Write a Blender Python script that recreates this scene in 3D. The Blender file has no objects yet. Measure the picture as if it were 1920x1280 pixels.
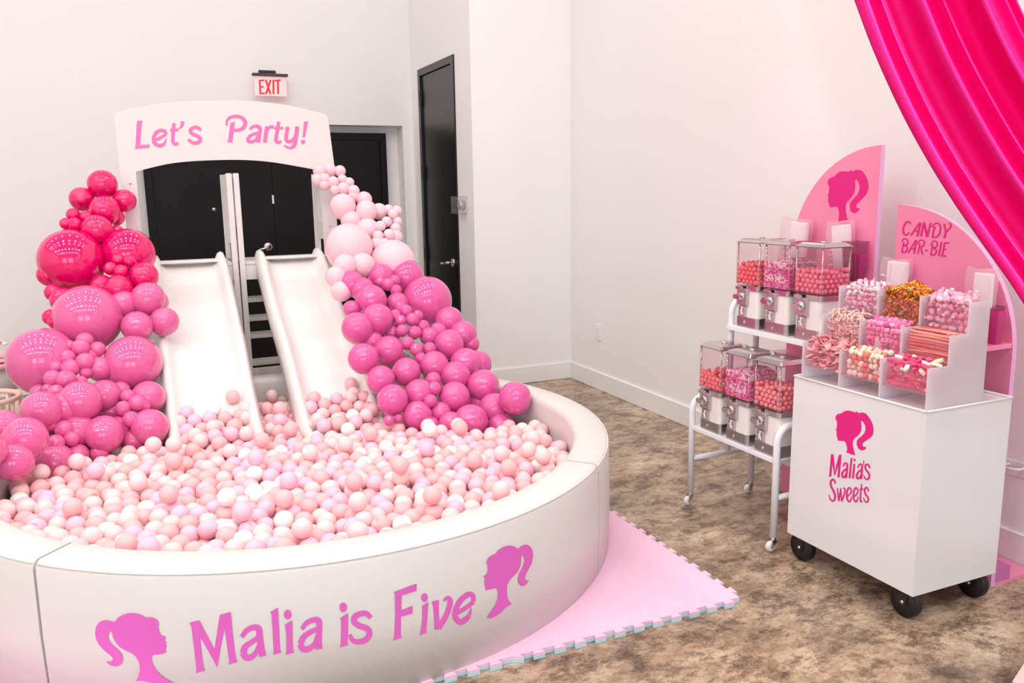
import bpy, bmesh, math, random
import numpy as np
from mathutils import Vector, Matrix
from mathutils.geometry import tessellate_polygon

scene = bpy.context.scene
COL = scene.collection
R = math.radians
rng = random.Random(7)

# ------------------------------------------------------------------ camera
FPX, PITCH, ROLL, YAW, EYE = 1553.17, 0.1808, -0.0162, 0.4151, 1.45
def cam_basis():
    cy, sy, cp, sp, cr, sr = (math.cos(YAW), math.sin(YAW), math.cos(PITCH), math.sin(PITCH), math.cos(ROLL), math.sin(ROLL))
    right0 = Vector((cy, -sy, 0)); fwd = Vector((sy*cp, cy*cp, -sp)); up0 = Vector((sy*sp, cy*sp, cp))
    # the frame is rolled: image x = c*X + s*up, image y(down) = s*X - c*up
    right = right0*cr + up0*sr
    up = -right0*sr + up0*cr
    return right, up, fwd
RIGHT, UP, FWD = cam_basis()
cd = bpy.data.cameras.new('camera'); cam = bpy.data.objects.new('camera', cd); COL.objects.link(cam)
cd.sensor_fit = 'HORIZONTAL'; cd.sensor_width = 36.0; cd.lens = FPX/1920*36.0; cd.clip_start = 0.05; cd.clip_end = 100
M3 = Matrix((RIGHT, UP, -FWD)).transposed()
cam.matrix_world = Matrix.Translation((0, 0, EYE)) @ M3.to_4x4()
scene.camera = cam
O = Vector((0, 0, EYE))
def ray(px, py):
    return FWD + RIGHT*((px-960)/FPX) - UP*((py-640)/FPX)
def at(px, py, x=None, y=None, z=None):
    d = ray(px, py)
    t = x/d.x if x is not None else (y/d.y if y is not None else (z-EYE)/d.z)
    return O + d*t

# ------------------------------------------------------------------ world, light, exposure
scene.view_settings.view_transform = 'Standard'
scene.view_settings.look = 'None'
scene.view_settings.gamma = 1.0
scene.view_settings.use_curve_mapping = False
scene.view_settings.exposure = -1.73
w = bpy.data.worlds.new('world'); scene.world = w; w.use_nodes = True
bg = w.node_tree.nodes['Background']; bg.inputs[0].default_value = (0.80, 0.90, 1.0, 1); bg.inputs[1].default_value = 2.0
def area(name, loc, rot, sx, sy, power, col, shape='RECTANGLE'):
    l = bpy.data.lights.new(name, 'AREA'); l.shape = shape; l.size = sx
    if shape in ('RECTANGLE', 'ELLIPSE'): l.size_y = sy
    l.energy = power; l.color = col
    o = bpy.data.objects.new(name, l); COL.objects.link(o); o.location = loc; o.rotation_euler = rot
    return o
# daylight entering by the shop windows in the wall behind the photographer
for i, wx in enumerate((-3.1, 0.05)):
    area('window_daylight', (wx, -3.93, 1.75), (R(90), 0, 0), 2.3, 2.5, 200, (0.64, 0.82, 1.0))

# ------------------------------------------------------------------ materials
def lin(c):
    return tuple(((v/255)/12.92 if v/255 <= 0.04045 else ((v/255+0.055)/1.055)**2.4) for v in c)
MATS = {}
def mat(name, rgb, rough=0.5, metal=0.0, coat=0.0, var=0.0, vscale=6.0, bump=0.0, bscale=80.0, sss=0.0, emit=None, estr=1.0, spec=0.5, sheen=0.0, trans=0.0):
    if name in MATS: return MATS[name]
    m = bpy.data.materials.new(name); m.use_nodes = True; nt = m.node_tree; N = nt.nodes; L = nt.links
    p = N['Principled BSDF']; c = lin(rgb)
    p.inputs['Base Color'].default_value = (*c, 1); p.inputs['Roughness'].default_value = rough; p.inputs['Metallic'].default_value = metal
    p.inputs['Coat Weight'].default_value = coat; p.inputs['Coat Roughness'].default_value = 0.06
    p.inputs['Specular IOR Level'].default_value = spec; p.inputs['Sheen Weight'].default_value = sheen
    p.inputs['Transmission Weight'].default_value = trans
    if sss > 0:
        p.inputs['Subsurface Weight'].default_value = sss; p.inputs['Subsurface Radius'].default_value = (0.03, 0.012, 0.012); p.inputs['Subsurface Scale'].default_value = 0.6
    if emit:
        p.inputs['Emission Color'].default_value = (*lin(emit), 1); p.inputs['Emission Strength'].default_value = estr
    if var > 0 or bump > 0:
        tc = N.new('ShaderNodeTexCoord')
    if var > 0:
        nz = N.new('ShaderNodeTexNoise'); nz.inputs['Scale'].default_value = vscale; nz.inputs['Detail'].default_value = 4
        L.new(tc.outputs['Object'], nz.inputs['Vector'])
        mx = N.new('ShaderNodeMix'); mx.data_type = 'RGBA'
        mx.inputs[6].default_value = (*[min(1, v*(1+var)) for v in c], 1); mx.inputs[7].default_value = (*[v*(1-var) for v in c], 1)
        L.new(nz.outputs['Fac'], mx.inputs[0]); L.new(mx.outputs[2], p.inputs['Base Color'])
    if bump > 0:
        nb = N.new('ShaderNodeTexNoise'); nb.inputs['Scale'].default_value = bscale; nb.inputs['Detail'].default_value = 3
        L.new(tc.outputs['Object'], nb.inputs['Vector'])
        bp = N.new('ShaderNodeBump'); bp.inputs['Strength'].default_value = bump; bp.inputs['Distance'].default_value = 0.01
        L.new(nb.outputs['Fac'], bp.inputs['Height']); L.new(bp.outputs['Normal'], p.inputs['Normal'])
    MATS[name] = m; return m
def clear(name, rgb=(255, 255, 255), gloss=0.07, haze=0.0, hazecol=(255, 255, 255)):
    """thin clear plastic: tinted transparency, a surface gloss and a little milky haze"""
    if name in MATS: return MATS[name]
    m = bpy.data.materials.new(name); m.use_nodes = True; nt = m.node_tree; N = nt.nodes; L = nt.links
    out = N['Material Output']; N.remove(N['Principled BSDF'])
    t = N.new('ShaderNodeBsdfTransparent'); t.inputs[0].default_value = (*lin(rgb), 1)
    g = N.new('ShaderNodeBsdfGlossy'); g.inputs['Roughness'].default_value = 0.04
    lw = N.new('ShaderNodeLayerWeight'); lw.inputs['Blend'].default_value = 0.5
    pw = N.new('ShaderNodeMath'); pw.operation = 'POWER'; pw.inputs[1].default_value = 4.0; L.new(lw.outputs['Facing'], pw.inputs[0])
    ad = N.new('ShaderNodeMath'); ad.operation = 'MULTIPLY_ADD'; ad.inputs[1].default_value = 0.6; ad.inputs[2].default_value = gloss*0.6; ad.use_clamp = True
    L.new(pw.outputs[0], ad.inputs[0])
    mx = N.new('ShaderNodeMixShader'); L.new(ad.outputs[0], mx.inputs[0]); L.new(t.outputs[0], mx.inputs[1]); L.new(g.outputs[0], mx.inputs[2])
    last = mx
    if haze > 0:
        d = N.new('ShaderNodeBsdfDiffuse'); d.inputs[0].default_value = (*lin(hazecol), 1)
        tl = N.new('ShaderNodeBsdfTranslucent'); tl.inputs[0].default_value = (*lin(hazecol), 1)
        a = N.new('ShaderNodeMixShader'); a.inputs[0].default_value = 0.5; L.new(d.outputs[0], a.inputs[1]); L.new(tl.outputs[0], a.inputs[2])
        b = N.new('ShaderNodeMixShader'); b.inputs[0].default_value = haze; L.new(mx.outputs[0], b.inputs[1]); L.new(a.outputs[0], b.inputs[2]); last = b
    L.new(last.outputs[0], out.inputs[0]); MATS[name] = m; return m

def wall_paint():
    m = mat('wall_paint', (241, 239, 238), rough=0.75, var=0.012, vscale=0.7, bump=0.05, bscale=220, spec=0.25); return m
def floor_material():
    m = bpy.data.materials.new('stained_concrete'); m.use_nodes = True; nt = m.node_tree; N = nt.nodes; L = nt.links
    p = N['Principled BSDF']; tc = N.new('ShaderNodeTexCoord')
    mp = N.new('ShaderNodeMapping'); mp.inputs['Rotation'].default_value = (0, 0, R(-24)); mp.inputs['Scale'].default_value = (1.0, 1.45, 1.0); L.new(tc.outputs['Object'], mp.inputs['Vector'])
    def noise(sc, det, rough, dist):
        n = N.new('ShaderNodeTexNoise'); n.inputs['Scale'].default_value = sc; n.inputs['Detail'].default_value = det; n.inputs['Roughness'].default_value = rough; n.inputs['Distortion'].default_value = dist
        L.new(mp.outputs[0], n.inputs['Vector']); return n
    def ramp(n, stops):
        r = N.new('ShaderNodeValToRGB'); L.new(n.outputs['Fac'], r.inputs['Fac']); e = r.color_ramp.elements
        while len(e) < len(stops): e.new(0.5)
        for k, (pos, c) in enumerate(stops): e[k].position = pos; e[k].color = (*lin(c), 1)
        return r
    def mixc(f, a, b, mode='MIX'):
        x = N.new('ShaderNodeMix'); x.data_type = 'RGBA'; x.blend_type = mode
        if isinstance(f, float): x.inputs[0].default_value = f
        else: L.new(f, x.inputs[0])
        L.new(a, x.inputs[6]); L.new(b, x.inputs[7]); return x
    n1 = noise(2.7, 15, 0.80, 0.1); n2 = noise(6.5, 14, 0.84, 0.15); n3 = noise(40, 6, 0.75, 0.1); n4 = noise(0.9, 4, 0.5, 0.2); n5 = noise(17, 12, 0.84, 0.15)
    base = ramp(n1, [(0.37, (94, 79, 66)), (0.44, (142, 121, 101)), (0.50, (178, 155, 131)), (0.56, (206, 184, 158)), (0.65, (234, 216, 192))])
    tint = ramp(n4, [(0.35, (172, 154, 136)), (0.65, (208, 174, 132))])
    a = mixc(0.25, base.outputs[0], tint.outputs[0])
    dark = ramp(n2, [(0.37, (86, 74, 66)), (0.45, (160, 148, 138)), (0.51, (255, 255, 255)), (1.0, (255, 255, 255))])
    b = mixc(0.78, a.outputs[2], dark.outputs[0], 'MULTIPLY')
    streak = ramp(n5, [(0.38, (140, 130, 122)), (0.50, (255, 255, 255)), (1.0, (255, 255, 255))])
    b2 = mixc(0.6, b.outputs[2], streak.outputs[0], 'MULTIPLY')
    fine = ramp(n3, [(0.35, (206, 200, 194)), (0.65, (255, 255, 255))])
    c = mixc(0.5, b2.outputs[2], fine.outputs[0], 'MULTIPLY')
    L.new(c.outputs[2], p.inputs['Base Color'])
    rr = N.new('ShaderNodeMapRange'); rr.inputs[3].default_value = 0.2; rr.inputs[4].default_value = 0.42; L.new(n2.outputs['Fac'], rr.inputs[0]); L.new(rr.outputs[0], p.inputs['Roughness'])
    bp = N.new('ShaderNodeBump'); bp.inputs['Strength'].default_value = 0.08; bp.inputs['Distance'].default_value = 0.01; L.new(n3.outputs['Fac'], bp.inputs['Height']); L.new(bp.outputs[0], p.inputs['Normal'])
    return m

# ------------------------------------------------------------------ mesh building
class MB:
    def __init__(s): s.v = []; s.f = []; s.m = []; s.sm = []
    def add(s, v, f, mi=0, smooth=False):
        o = len(s.v); s.v += [tuple(a) for a in v]; s.f += [tuple(i+o for i in q) for q in f]; s.m += [mi]*len(f); s.sm += [smooth]*len(f); return s
    def box(s, x0, x1, y0, y1, z0, z1, mi=0, bev=0.0):
        if bev <= 0:
            v = [(x, y, z) for z in (z0, z1) for y in (y0, y1) for x in (x0, x1)]
            return s.add(v, [(0, 2, 3, 1), (4, 5, 7, 6), (0, 1, 5, 4), (2, 6, 7, 3), (0, 4, 6, 2), (1, 3, 7, 5)], mi)
        bm = bmesh.new(); bmesh.ops.create_cube(bm, size=1)
        for q in bm.verts: q.co = Vector(((x0+x1)/2+q.co.x*(x1-x0), (y0+y1)/2+q.co.y*(y1-y0), (z0+z1)/2+q.co.z*(z1-z0)))
        bmesh.ops.bevel(bm, geom=bm.edges[:], offset=bev, segments=2, affect='EDGES', profile=0.5)
        s.bm(bm, mi, False); return s
    def bm(s, bm, mi=0, smooth=False):
        bm.verts.index_update(); s.add([q.co[:] for q in bm.verts], [[q.index for q in f.verts] for f in bm.faces], mi, smooth); bm.free(); return s
    def prism(s, pts, a, b, axis='y', mi=0, side=None):
        """closed polygon pts extruded between a and b along an axis"""
        n = len(pts)
        def P(p, h):
            return (p[0], h, p[1]) if axis == 'y' else ((h, p[0], p[1]) if axis == 'x' else (p[0], p[1], h))
        v = [P(p, a) for p in pts]+[P(p, b) for p in pts]
        tri = tessellate_polygon([[Vector((p[0], p[1], 0)) for p in pts]])
        s.add(v, [t for t in tri]+[tuple(i+n for i in reversed(t)) for t in tri], mi)
        s.f += [tuple(j+len(s.v)-2*n for j in (i, (i+1) % n, (i+1) % n+n, i+n)) for i in range(n)]; s.m += [mi if side is None else side]*n; s.sm += [False]*n
        return s
    def tube(s, path, r, seg=10, mi=0, closed=False, caps=True, flat=None):
        path = [Vector(p) for p in path]; n = len(path); rr = r if isinstance(r, (list, tuple)) else [r]*n
        v = []; up = None
        for i, p in enumerate(path):
            t = (path[(i+1) % n]-path[i-1]) if closed else (path[min(i+1, n-1)]-path[max(i-1, 0)])
            t.normalize()
            if up is None: up = Vector((0, 0, 1)) if abs(t.z) < 0.9 else Vector((1, 0, 0))
            a = t.cross(up); a.normalize(); b = a.cross(t); up = b
            for k in range(seg):
                th = 2*math.pi*k/seg; ca, sa = math.cos(th), math.sin(th)
                v.append(p+a*ca*rr[i]+b*sa*rr[i])
        f = []
        for i in range(n if closed else n-1):
            for k in range(seg):
                f.append((i*seg+k, i*seg+(k+1) % seg, ((i+1) % n)*seg+(k+1) % seg, ((i+1) % n)*seg+k))
        if caps and not closed: f += [tuple(reversed(range(seg))), tuple((n-1)*seg+k for k in range(seg))]
        return s.add(v, f, mi, True)
    def lathe(s, prof, seg=20, mi=0, centre=(0, 0, 0), axis='z', smooth=True):
        v = []; n = len(prof)
        for r_, h in prof:
            for k in range(seg):
                th = 2*math.pi*k/seg; a, b = r_*math.cos(th), r_*math.sin(th)
                q = (a, b, h) if axis == 'z' else ((h, a, b) if axis == 'x' else (a, h, b))
                v.append((q[0]+centre[0], q[1]+centre[1], q[2]+centre[2]))
        f = [(i*seg+k, i*seg+(k+1) % seg, (i+1)*seg+(k+1) % seg, (i+1)*seg+k) for i in range(n-1) for k in range(seg)]
        f += [tuple(reversed(range(seg))), tuple((n-1)*seg+k for k in range(seg))]
        return s.add(v, f, mi, smooth)
    def sphere(s, c, r, seg=12, rings=8, mi=0, sc=(1, 1, 1)):
        v = [(c[0], c[1], c[2]-r*sc[2])]; f = []
        for i in range(1, rings):
            ph = -math.pi/2+math.pi*i/rings
            for k in range(seg):
                th = 2*math.pi*k/seg; v.append((c[0]+r*sc[0]*math.cos(ph)*math.cos(th), c[1]+r*sc[1]*math.cos(ph)*math.sin(th), c[2]+r*sc[2]*math.sin(ph)))
        v.append((c[0], c[1], c[2]+r*sc[2])); top = len(v)-1
        for k in range(seg):
            f.append((0, 1+(k+1) % seg, 1+k)); f.append((top, 1+(rings-2)*seg+k, 1+(rings-2)*seg+(k+1) % seg))
        for i in range(rings-2):
            for k in range(seg):
                f.append((1+i*seg+k, 1+i*seg+(k+1) % seg, 1+(i+1)*seg+(k+1) % seg, 1+(i+1)*seg+k))
        return s.add(v, f, mi, True)
    def rbox(s, x0, x1, y0, y1, z0, z1, r, mi=0, seg=5):
        """box with rounded upright edges"""
        pts = []
        for cx, cy, a0 in ((x1-r, y1-r, 0), (x0+r, y1-r, 90), (x0+r, y0+r, 180), (x1-r, y0+r, 270)):
            for k in range(seg+1):
                a = R(a0+90*k/seg); pts.append((cx+r*math.cos(a), cy+r*math.sin(a)))
        return s.prism(pts, z0, z1, 'z', mi)
    def mesh(s, name, mats):
        me = bpy.data.meshes.new(name); me.from_pydata(s.v, [], s.f)
        for m in (mats if isinstance(mats, (list, tuple)) else [mats]): me.materials.append(m)
        me.polygons.foreach_set('material_index', s.m); me.polygons.foreach_set('use_smooth', s.sm)
        me.update()
        bm = bmesh.new(); bm.from_mesh(me); bmesh.ops.recalc_face_normals(bm, faces=bm.faces[:]); bm.to_mesh(me); bm.free()
        return me
    def build(s, name, mats, parent=None, loc=None):
        return link(name, s.mesh(name, mats), parent, loc)
def link(name, me, parent=None, loc=None):
    o = bpy.data.objects.new(name, me); COL.objects.link(o)
    if parent is not None:
        o.parent = parent; l = loc or (0, 0, 0); o.location = l
        if loc is None:            # geometry is in world space: undo the thing's own placement
            o.matrix_parent_inverse = parent.matrix_basis.inverted()
    elif loc: o.location = loc
    return o
def tag(o, label=None, cat=None, group=None, kind=None):
    if label: o['label'] = label
    if cat: o['category'] = cat
    if group: o['group'] = group
    if kind: o['kind'] = kind
    return o
def empty(name, loc, label, cat, group=None):
    e = bpy.data.objects.new(name, None); COL.objects.link(e); e.location = loc; e.empty_display_size = 0.05
    return tag(e, label, cat, group)
def struct(o, label=None, cat=None): return tag(o, label, cat, kind='structure')
def catmull(pts, n=6, closed=False):
    out = []; m = len(pts)
    for i in range(m if closed else m-1):
        p0 = pts[(i-1) % m] if (closed or i > 0) else pts[0]; p1 = pts[i]; p2 = pts[(i+1) % m]; p3 = pts[(i+2) % m] if (closed or i+2 < m) else pts[-1]
        for k in range(n):
            t = k/n
            out.append(tuple(0.5*((2*p1[j])+(-p0[j]+p2[j])*t+(2*p0[j]-5*p1[j]+4*p2[j]-p3[j])*t*t+(-p0[j]+3*p1[j]-3*p2[j]+p3[j])*t**3) for j in range(len(p1))))
    if not closed: out.append(tuple(pts[-1]))
    return out

# ------------------------------------------------------------------ colours
WALL = wall_paint()
TRIM = mat('trim_white', (240, 239, 238), rough=0.45)
BLACKDOOR = mat('black_door_paint', (20, 17, 19), rough=0.5, spec=0.22)
GLOSSDOOR = mat('black_gloss_door_paint', (18, 16, 17), rough=0.28, spec=0.5)
CHROME = mat('chrome', (214, 206, 206), rough=0.12, metal=1.0)
STEEL = mat('brushed_steel', (190, 184, 184), rough=0.3, metal=1.0)
WHITE_PLASTIC = mat('white_plastic', (236, 233, 230), rough=0.3, spec=0.5, var=0.01)
WHITE_WOOD = mat('white_painted_board', (232, 228, 225), rough=0.42, var=0.015, vscale=9)
VINYL_WHITE = mat('white_vinyl', (222, 218, 214), rough=0.42, var=0.02, vscale=5, bump=0.06, bscale=14)
GREYSEAM = mat('seam_grey', (150, 146, 144), rough=0.7)
WHITE_ACRYLIC = mat('white_acrylic', (230, 228, 230), rough=0.16, spec=0.5, coat=0.3)
PRINT_LILAC = mat('lilac_pink_vinyl_print', (226, 104, 196), rough=0.4, spec=0.3)
PRINT_PINK = mat('pink_vinyl_print', (240, 118, 186), rough=0.4)
PRINT_HOT = mat('hot_pink_vinyl_print', (226, 20, 128), rough=0.35)
HOT = mat('hot_pink_latex', (228, 0, 106), rough=0.09, coat=0.6)
MID = mat('bubblegum_pink_latex', (226, 100, 158), rough=0.09, coat=0.6)
ORCHID = mat('orchid_pink_latex', (224, 93, 160), rough=0.09, coat=0.6)
PALE = mat('pale_pink_latex', (254, 206, 215), rough=0.3, coat=0.15)
def satin():
    m = bpy.data.materials.new('hot_pink_satin'); m.use_nodes = True; N = m.node_tree.nodes; L = m.node_tree.links; out = N['Material Output']; N.remove(N['Principled BSDF'])
    d = N.new('ShaderNodeBsdfDiffuse'); d.inputs[0].default_value = (*lin((216, 0, 90)), 1)
    g = N.new('ShaderNodeBsdfGlossy'); g.inputs[0].default_value = (*lin((255, 92, 212)), 1); g.inputs['Roughness'].default_value = 0.30
    tc = N.new('ShaderNodeTexCoord'); nz = N.new('ShaderNodeTexNoise'); nz.inputs['Scale'].default_value = 420; L.new(tc.outputs['Object'], nz.inputs['Vector'])
    bp = N.new('ShaderNodeBump'); bp.inputs['Strength'].default_value = 0.03; L.new(nz.outputs['Fac'], bp.inputs['Height']); L.new(bp.outputs[0], g.inputs['Normal'])
    x = N.new('ShaderNodeMixShader'); x.inputs[0].default_value = 0.24; L.new(d.outputs[0], x.inputs[1]); L.new(g.outputs[0], x.inputs[2]); L.new(x.outputs[0], out.inputs[0]); return m
SATIN = satin()
PANEL_PINK = mat('pink_acrylic_sheet', (244, 142, 180), rough=0.2, coat=0.35)
PANEL_EDGE = mat('lilac_acrylic_edge', (236, 178, 222), rough=0.3)
CLEAR = clear('clear_acrylic', (250, 248, 250), 0.06, 0.05)
CLEAR_PINK = clear('clear_pink_acrylic', (240, 205, 225), 0.06, 0.10, (240, 170, 210))
CLEAR_MAGENTA = clear('clear_magenta_acrylic', (250, 160, 220), 0.06, 0.35, (250, 130, 206))
CLEAR_BAG = clear('clear_bag_film', (255, 250, 252), 0.10, 0.22, (255, 240, 246))
BLACK_RUBBER = mat('black_rubber', (20, 20, 22), rough=0.45)
BLACK_PLASTIC = mat('black_plastic', (30, 28, 28), rough=0.5)

# ------------------------------------------------------------------ the room
XR, YB, XS, YW, ZC = 2.975, 5.609, 2.19, 7.0, 4.6      # right wall, near back wall, return wall, far back wall, ceiling
XL, YF = -6.0, -4.0
o = MB().box(XL-0.1, XR+0.12, YF-0.1, YW+0.4, -0.12, 0.0).build('floor', floor_material()); struct(o, 'brown mottled stained concrete floor', 'floor')
o = MB().box(XL-0.1, XR+0.12, YF-0.1, YW+0.4, ZC, ZC+0.12).build('ceiling', WALL); struct(o, 'plain white ceiling above the room', 'ceiling')
o = MB().box(XR, XR+0.12, YF-0.1, YB+0.12, 0, ZC).build('wall_right', WALL); struct(o, 'plain white wall on the right behind the candy stands', 'wall')
o = MB().box(XS, XR, YB, YB+0.12, 0, ZC).build('wall_back_right', WALL); struct(o, 'narrow white back wall between black door and right corner', 'wall')
# return wall with a doorway
DY0, DY1, DZ = 5.931, 6.781, 2.43
m = MB(); m.box(XS, XS+0.12, YB+0.12, DY0, 0, ZC); m.box(XS, XS+0.12, DY1, YW, 0, ZC); m.box(XS, XS+0.12, DY0, DY1, DZ, ZC); m.box(XS+0.11, XS+0.12, DY0, DY1, 0, DZ)
struct(m.build('wall_return', WALL), 'white side wall holding the tall black door', 'wall')
RX0, RX1, RZ, RD = -0.06, 2.10, 2.0, 0.17
m = MB(); m.box(XL, RX0, YW, YW+RD, 0, ZC); m.box(RX1, XS+0.12, YW, YW+RD, 0, ZC); m.box(RX0, RX1, YW, YW+RD, RZ, ZC); m.box(XL, XS+0.12, YW+RD, YW+RD+0.1, 0, ZC)
struct(m.build('wall_back', WALL), 'tall white back wall behind the slides', 'wall')
o = MB().box(XL-0.1, XL, YF-0.1, YW+0.3, 0, ZC).build('wall_left', WALL); struct(o, 'white wall far to the left outside the picture', 'wall')
m = MB(); WINS = ((-4.3, -1.9), (-1.15, 1.25))
m.box(XL, XR, YF-0.1, YF, 0, 0.45); m.box(XL, XR, YF-0.1, YF, 3.05, ZC); e = [XL]+[v for q in WINS for v in q]+[XR]
for k in range(0, len(e), 2): m.box(e[k], e[k+1], YF-0.1, YF, 0.45, 3.05)
struct(m.build('wall_front', WALL), 'white wall with shop windows behind the photographer', 'wall')
for k, (a, b) in enumerate(WINS):
    wn = MB(); t = 0.05
    wn.box(a, b, YF-0.08, YF-0.02, 0.45, 0.45+t); wn.box(a, b, YF-0.08, YF-0.02, 3.05-t, 3.05); wn.box(a, a+t, YF-0.08, YF-0.02, 0.45+t, 3.05-t); wn.box(b-t, b, YF-0.08, YF-0.02, 0.45+t, 3.05-t)
    wo = struct(wn.build('window_%d' % (k+1), mat('window_frame_black', (40, 40, 42), rough=0.4)), 'black framed shop window, number %s from the left behind the photographer' % ('one', 'two')[k], 'window')
    MB().box(a+t, b-t, YF-0.055, YF-0.045, 0.45+t, 3.05-t).build('pane', clear('window_glass', (252, 254, 255), 0.05), wo)
BBH = 0.126
struct(MB().box(XR-0.016, XR, YF, YB-0.016, 0.002, BBH).build('baseboard_right', TRIM), 'white baseboard along the right wall', 'baseboard')
struct(MB().box(XS-0.016, XR, YB-0.016, YB, 0.002, BBH).build('baseboard_back', TRIM), 'white baseboard along the narrow back wall', 'baseboard')
struct(MB().box(XL, RX0, YW-0.016, YW, 0.002, BBH).build('baseboard_back_left', TRIM), 'white baseboard along the far back wall', 'baseboard')

# double black doors
d = struct(empty('door_1', (1.016, YW+RD, 0), 'pair of flush black doors behind the slides', 'door'))
yb = YW+RD-0.002
fx0, fx1, fz = 0.05, 1.985, 1.945
m = MB(); m.box(fx0, fx0+0.055, yb-0.05, yb, 0.002, fz); m.box(fx1-0.055, fx1, yb-0.05, yb, 0.002, fz); m.box(fx0+0.055, fx1-0.055, yb-0.05, yb, fz-0.055, fz)
m.build('door_frame', BLACKDOOR, d)
mid = 1.010
for a, b in ((fx0+0.058, mid-0.003), (mid+0.003, fx1-0.058)):
    lf = MB().box(a, b, yb-0.042, yb-0.004, 0.008, fz-0.058, bev=0.002).build('door_leaf', BLACKDOOR, d)
MB().lathe([(0.016, -0.008), (0.016, 0.0), (0.008, 0.0)], 16, axis='y', centre=(0.545, yb-0.042, 1.335)).build('deadbolt', CHROME, d)
h = MB().lathe([(0.034, -0.012), (0.036, 0.0), (0.02, 0.0)], 20, axis='y', centre=(0.945, yb-0.044, 1.02)).build('lever_handle', CHROME, d)
MB().tube([(0.945, yb-0.05, 1.02), (0.945, yb-0.095, 1.02), (0.93, yb-0.1, 1.015), (0.86, yb-0.1, 1.0)], 0.011, 10).build('lever', CHROME, h)
MB().box(1.003, 1.017, yb-0.046, yb-0.042, 1.37, 1.44).build('strike_plate', TRIM, d)
# tall side door
d = struct(empty('door_2', (XS, (DY0+DY1)/2, 0), 'tall glossy black door in the white side wall', 'door'))
m = MB(); fw = 0.055
m.box(XS-0.012, XS+0.1, DY0, DY0+fw, 0.002, DZ-0.002); m.box(XS-0.012, XS+0.1, DY1-fw, DY1, 0.002, DZ-0.002); m.box(XS-0.012, XS+0.1, DY0+fw, DY1-fw, DZ-fw, DZ-0.002)
m.build('door_frame', GLOSSDOOR, d)
MB().box(XS+0.004, XS+0.045, DY0+fw+0.004, DY1-fw-0.004, 0.008, DZ-fw-0.004, bev=0.002).build('door_leaf', GLOSSDOOR, d)
for hz in (2.2, 1.6, 0.93, 0.3):
    MB().box(XS-0.018, XS+0.003, DY1-fw-0.012, DY1-fw+0.022, hz-0.06, hz+0.06, bev=0.003).build('hinge', BLACK_PLASTIC, d)
h = MB().lathe([(0.03, -0.014), (0.032, 0.004), (0.018, 0.004)], 20, axis='x', centre=(XS, DY0+0.13, 0.905)).build('lever_handle', CHROME, d)
MB().tube([(XS-0.01, DY0+0.13, 0.905), (XS-0.055, DY0+0.13, 0.905), (XS-0.06, DY0+0.145, 0.902), (XS-0.06, DY0+0.25, 0.893)], 0.011, 10).build('lever', CHROME, h)
# clear guard box with round chrome button beside the door
g = empty('button_guard', (XS, 5.8, 1.29), 'clear plastic guard box over round chrome button beside black door', 'guard box')
gx0 = XS-0.075; gy0, gy1, gz0, gz1 = 5.735, 5.885, 1.285, 1.41
m = MB(); t = 0.004
m.box(gx0, gx0+t, gy0, gy1, gz0, gz1); m.box(gx0+t, XS, gy0, gy0+t, gz0, gz1); m.box(gx0+t, XS, gy1-t, gy1, gz0, gz1); m.box(gx0+t, XS, gy0+t, gy1-t, gz0, gz0+t); m.box(gx0+t, XS, gy0+t, gy1-t, gz1-t, gz1)
m.build('cover', clear('guard_plastic', (252, 252, 254), 0.12, 0.04), g)
MB().lathe([(0.032, -0.04), (0.036, -0.03), (0.036, -0.001), (0.01, -0.001)], 24, axis='x', centre=(XS, 5.81, 1.347)).build('button', CHROME, g)
# outlet
q = empty('wall_outlet', (XR, 5.18, 0.42), 'small white outlet plate low on the right wall', 'outlet')
MB().box(XR-0.008, XR, 5.145, 5.215, 0.365, 0.48, bev=0.003).build('plate', TRIM, q)
for zz in (0.398, 0.447): MB().box(XR-0.010, XR-0.007, 5.163, 5.197, zz-0.014, zz+0.014, bev=0.001).build('socket', WHITE_PLASTIC, q)

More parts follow.
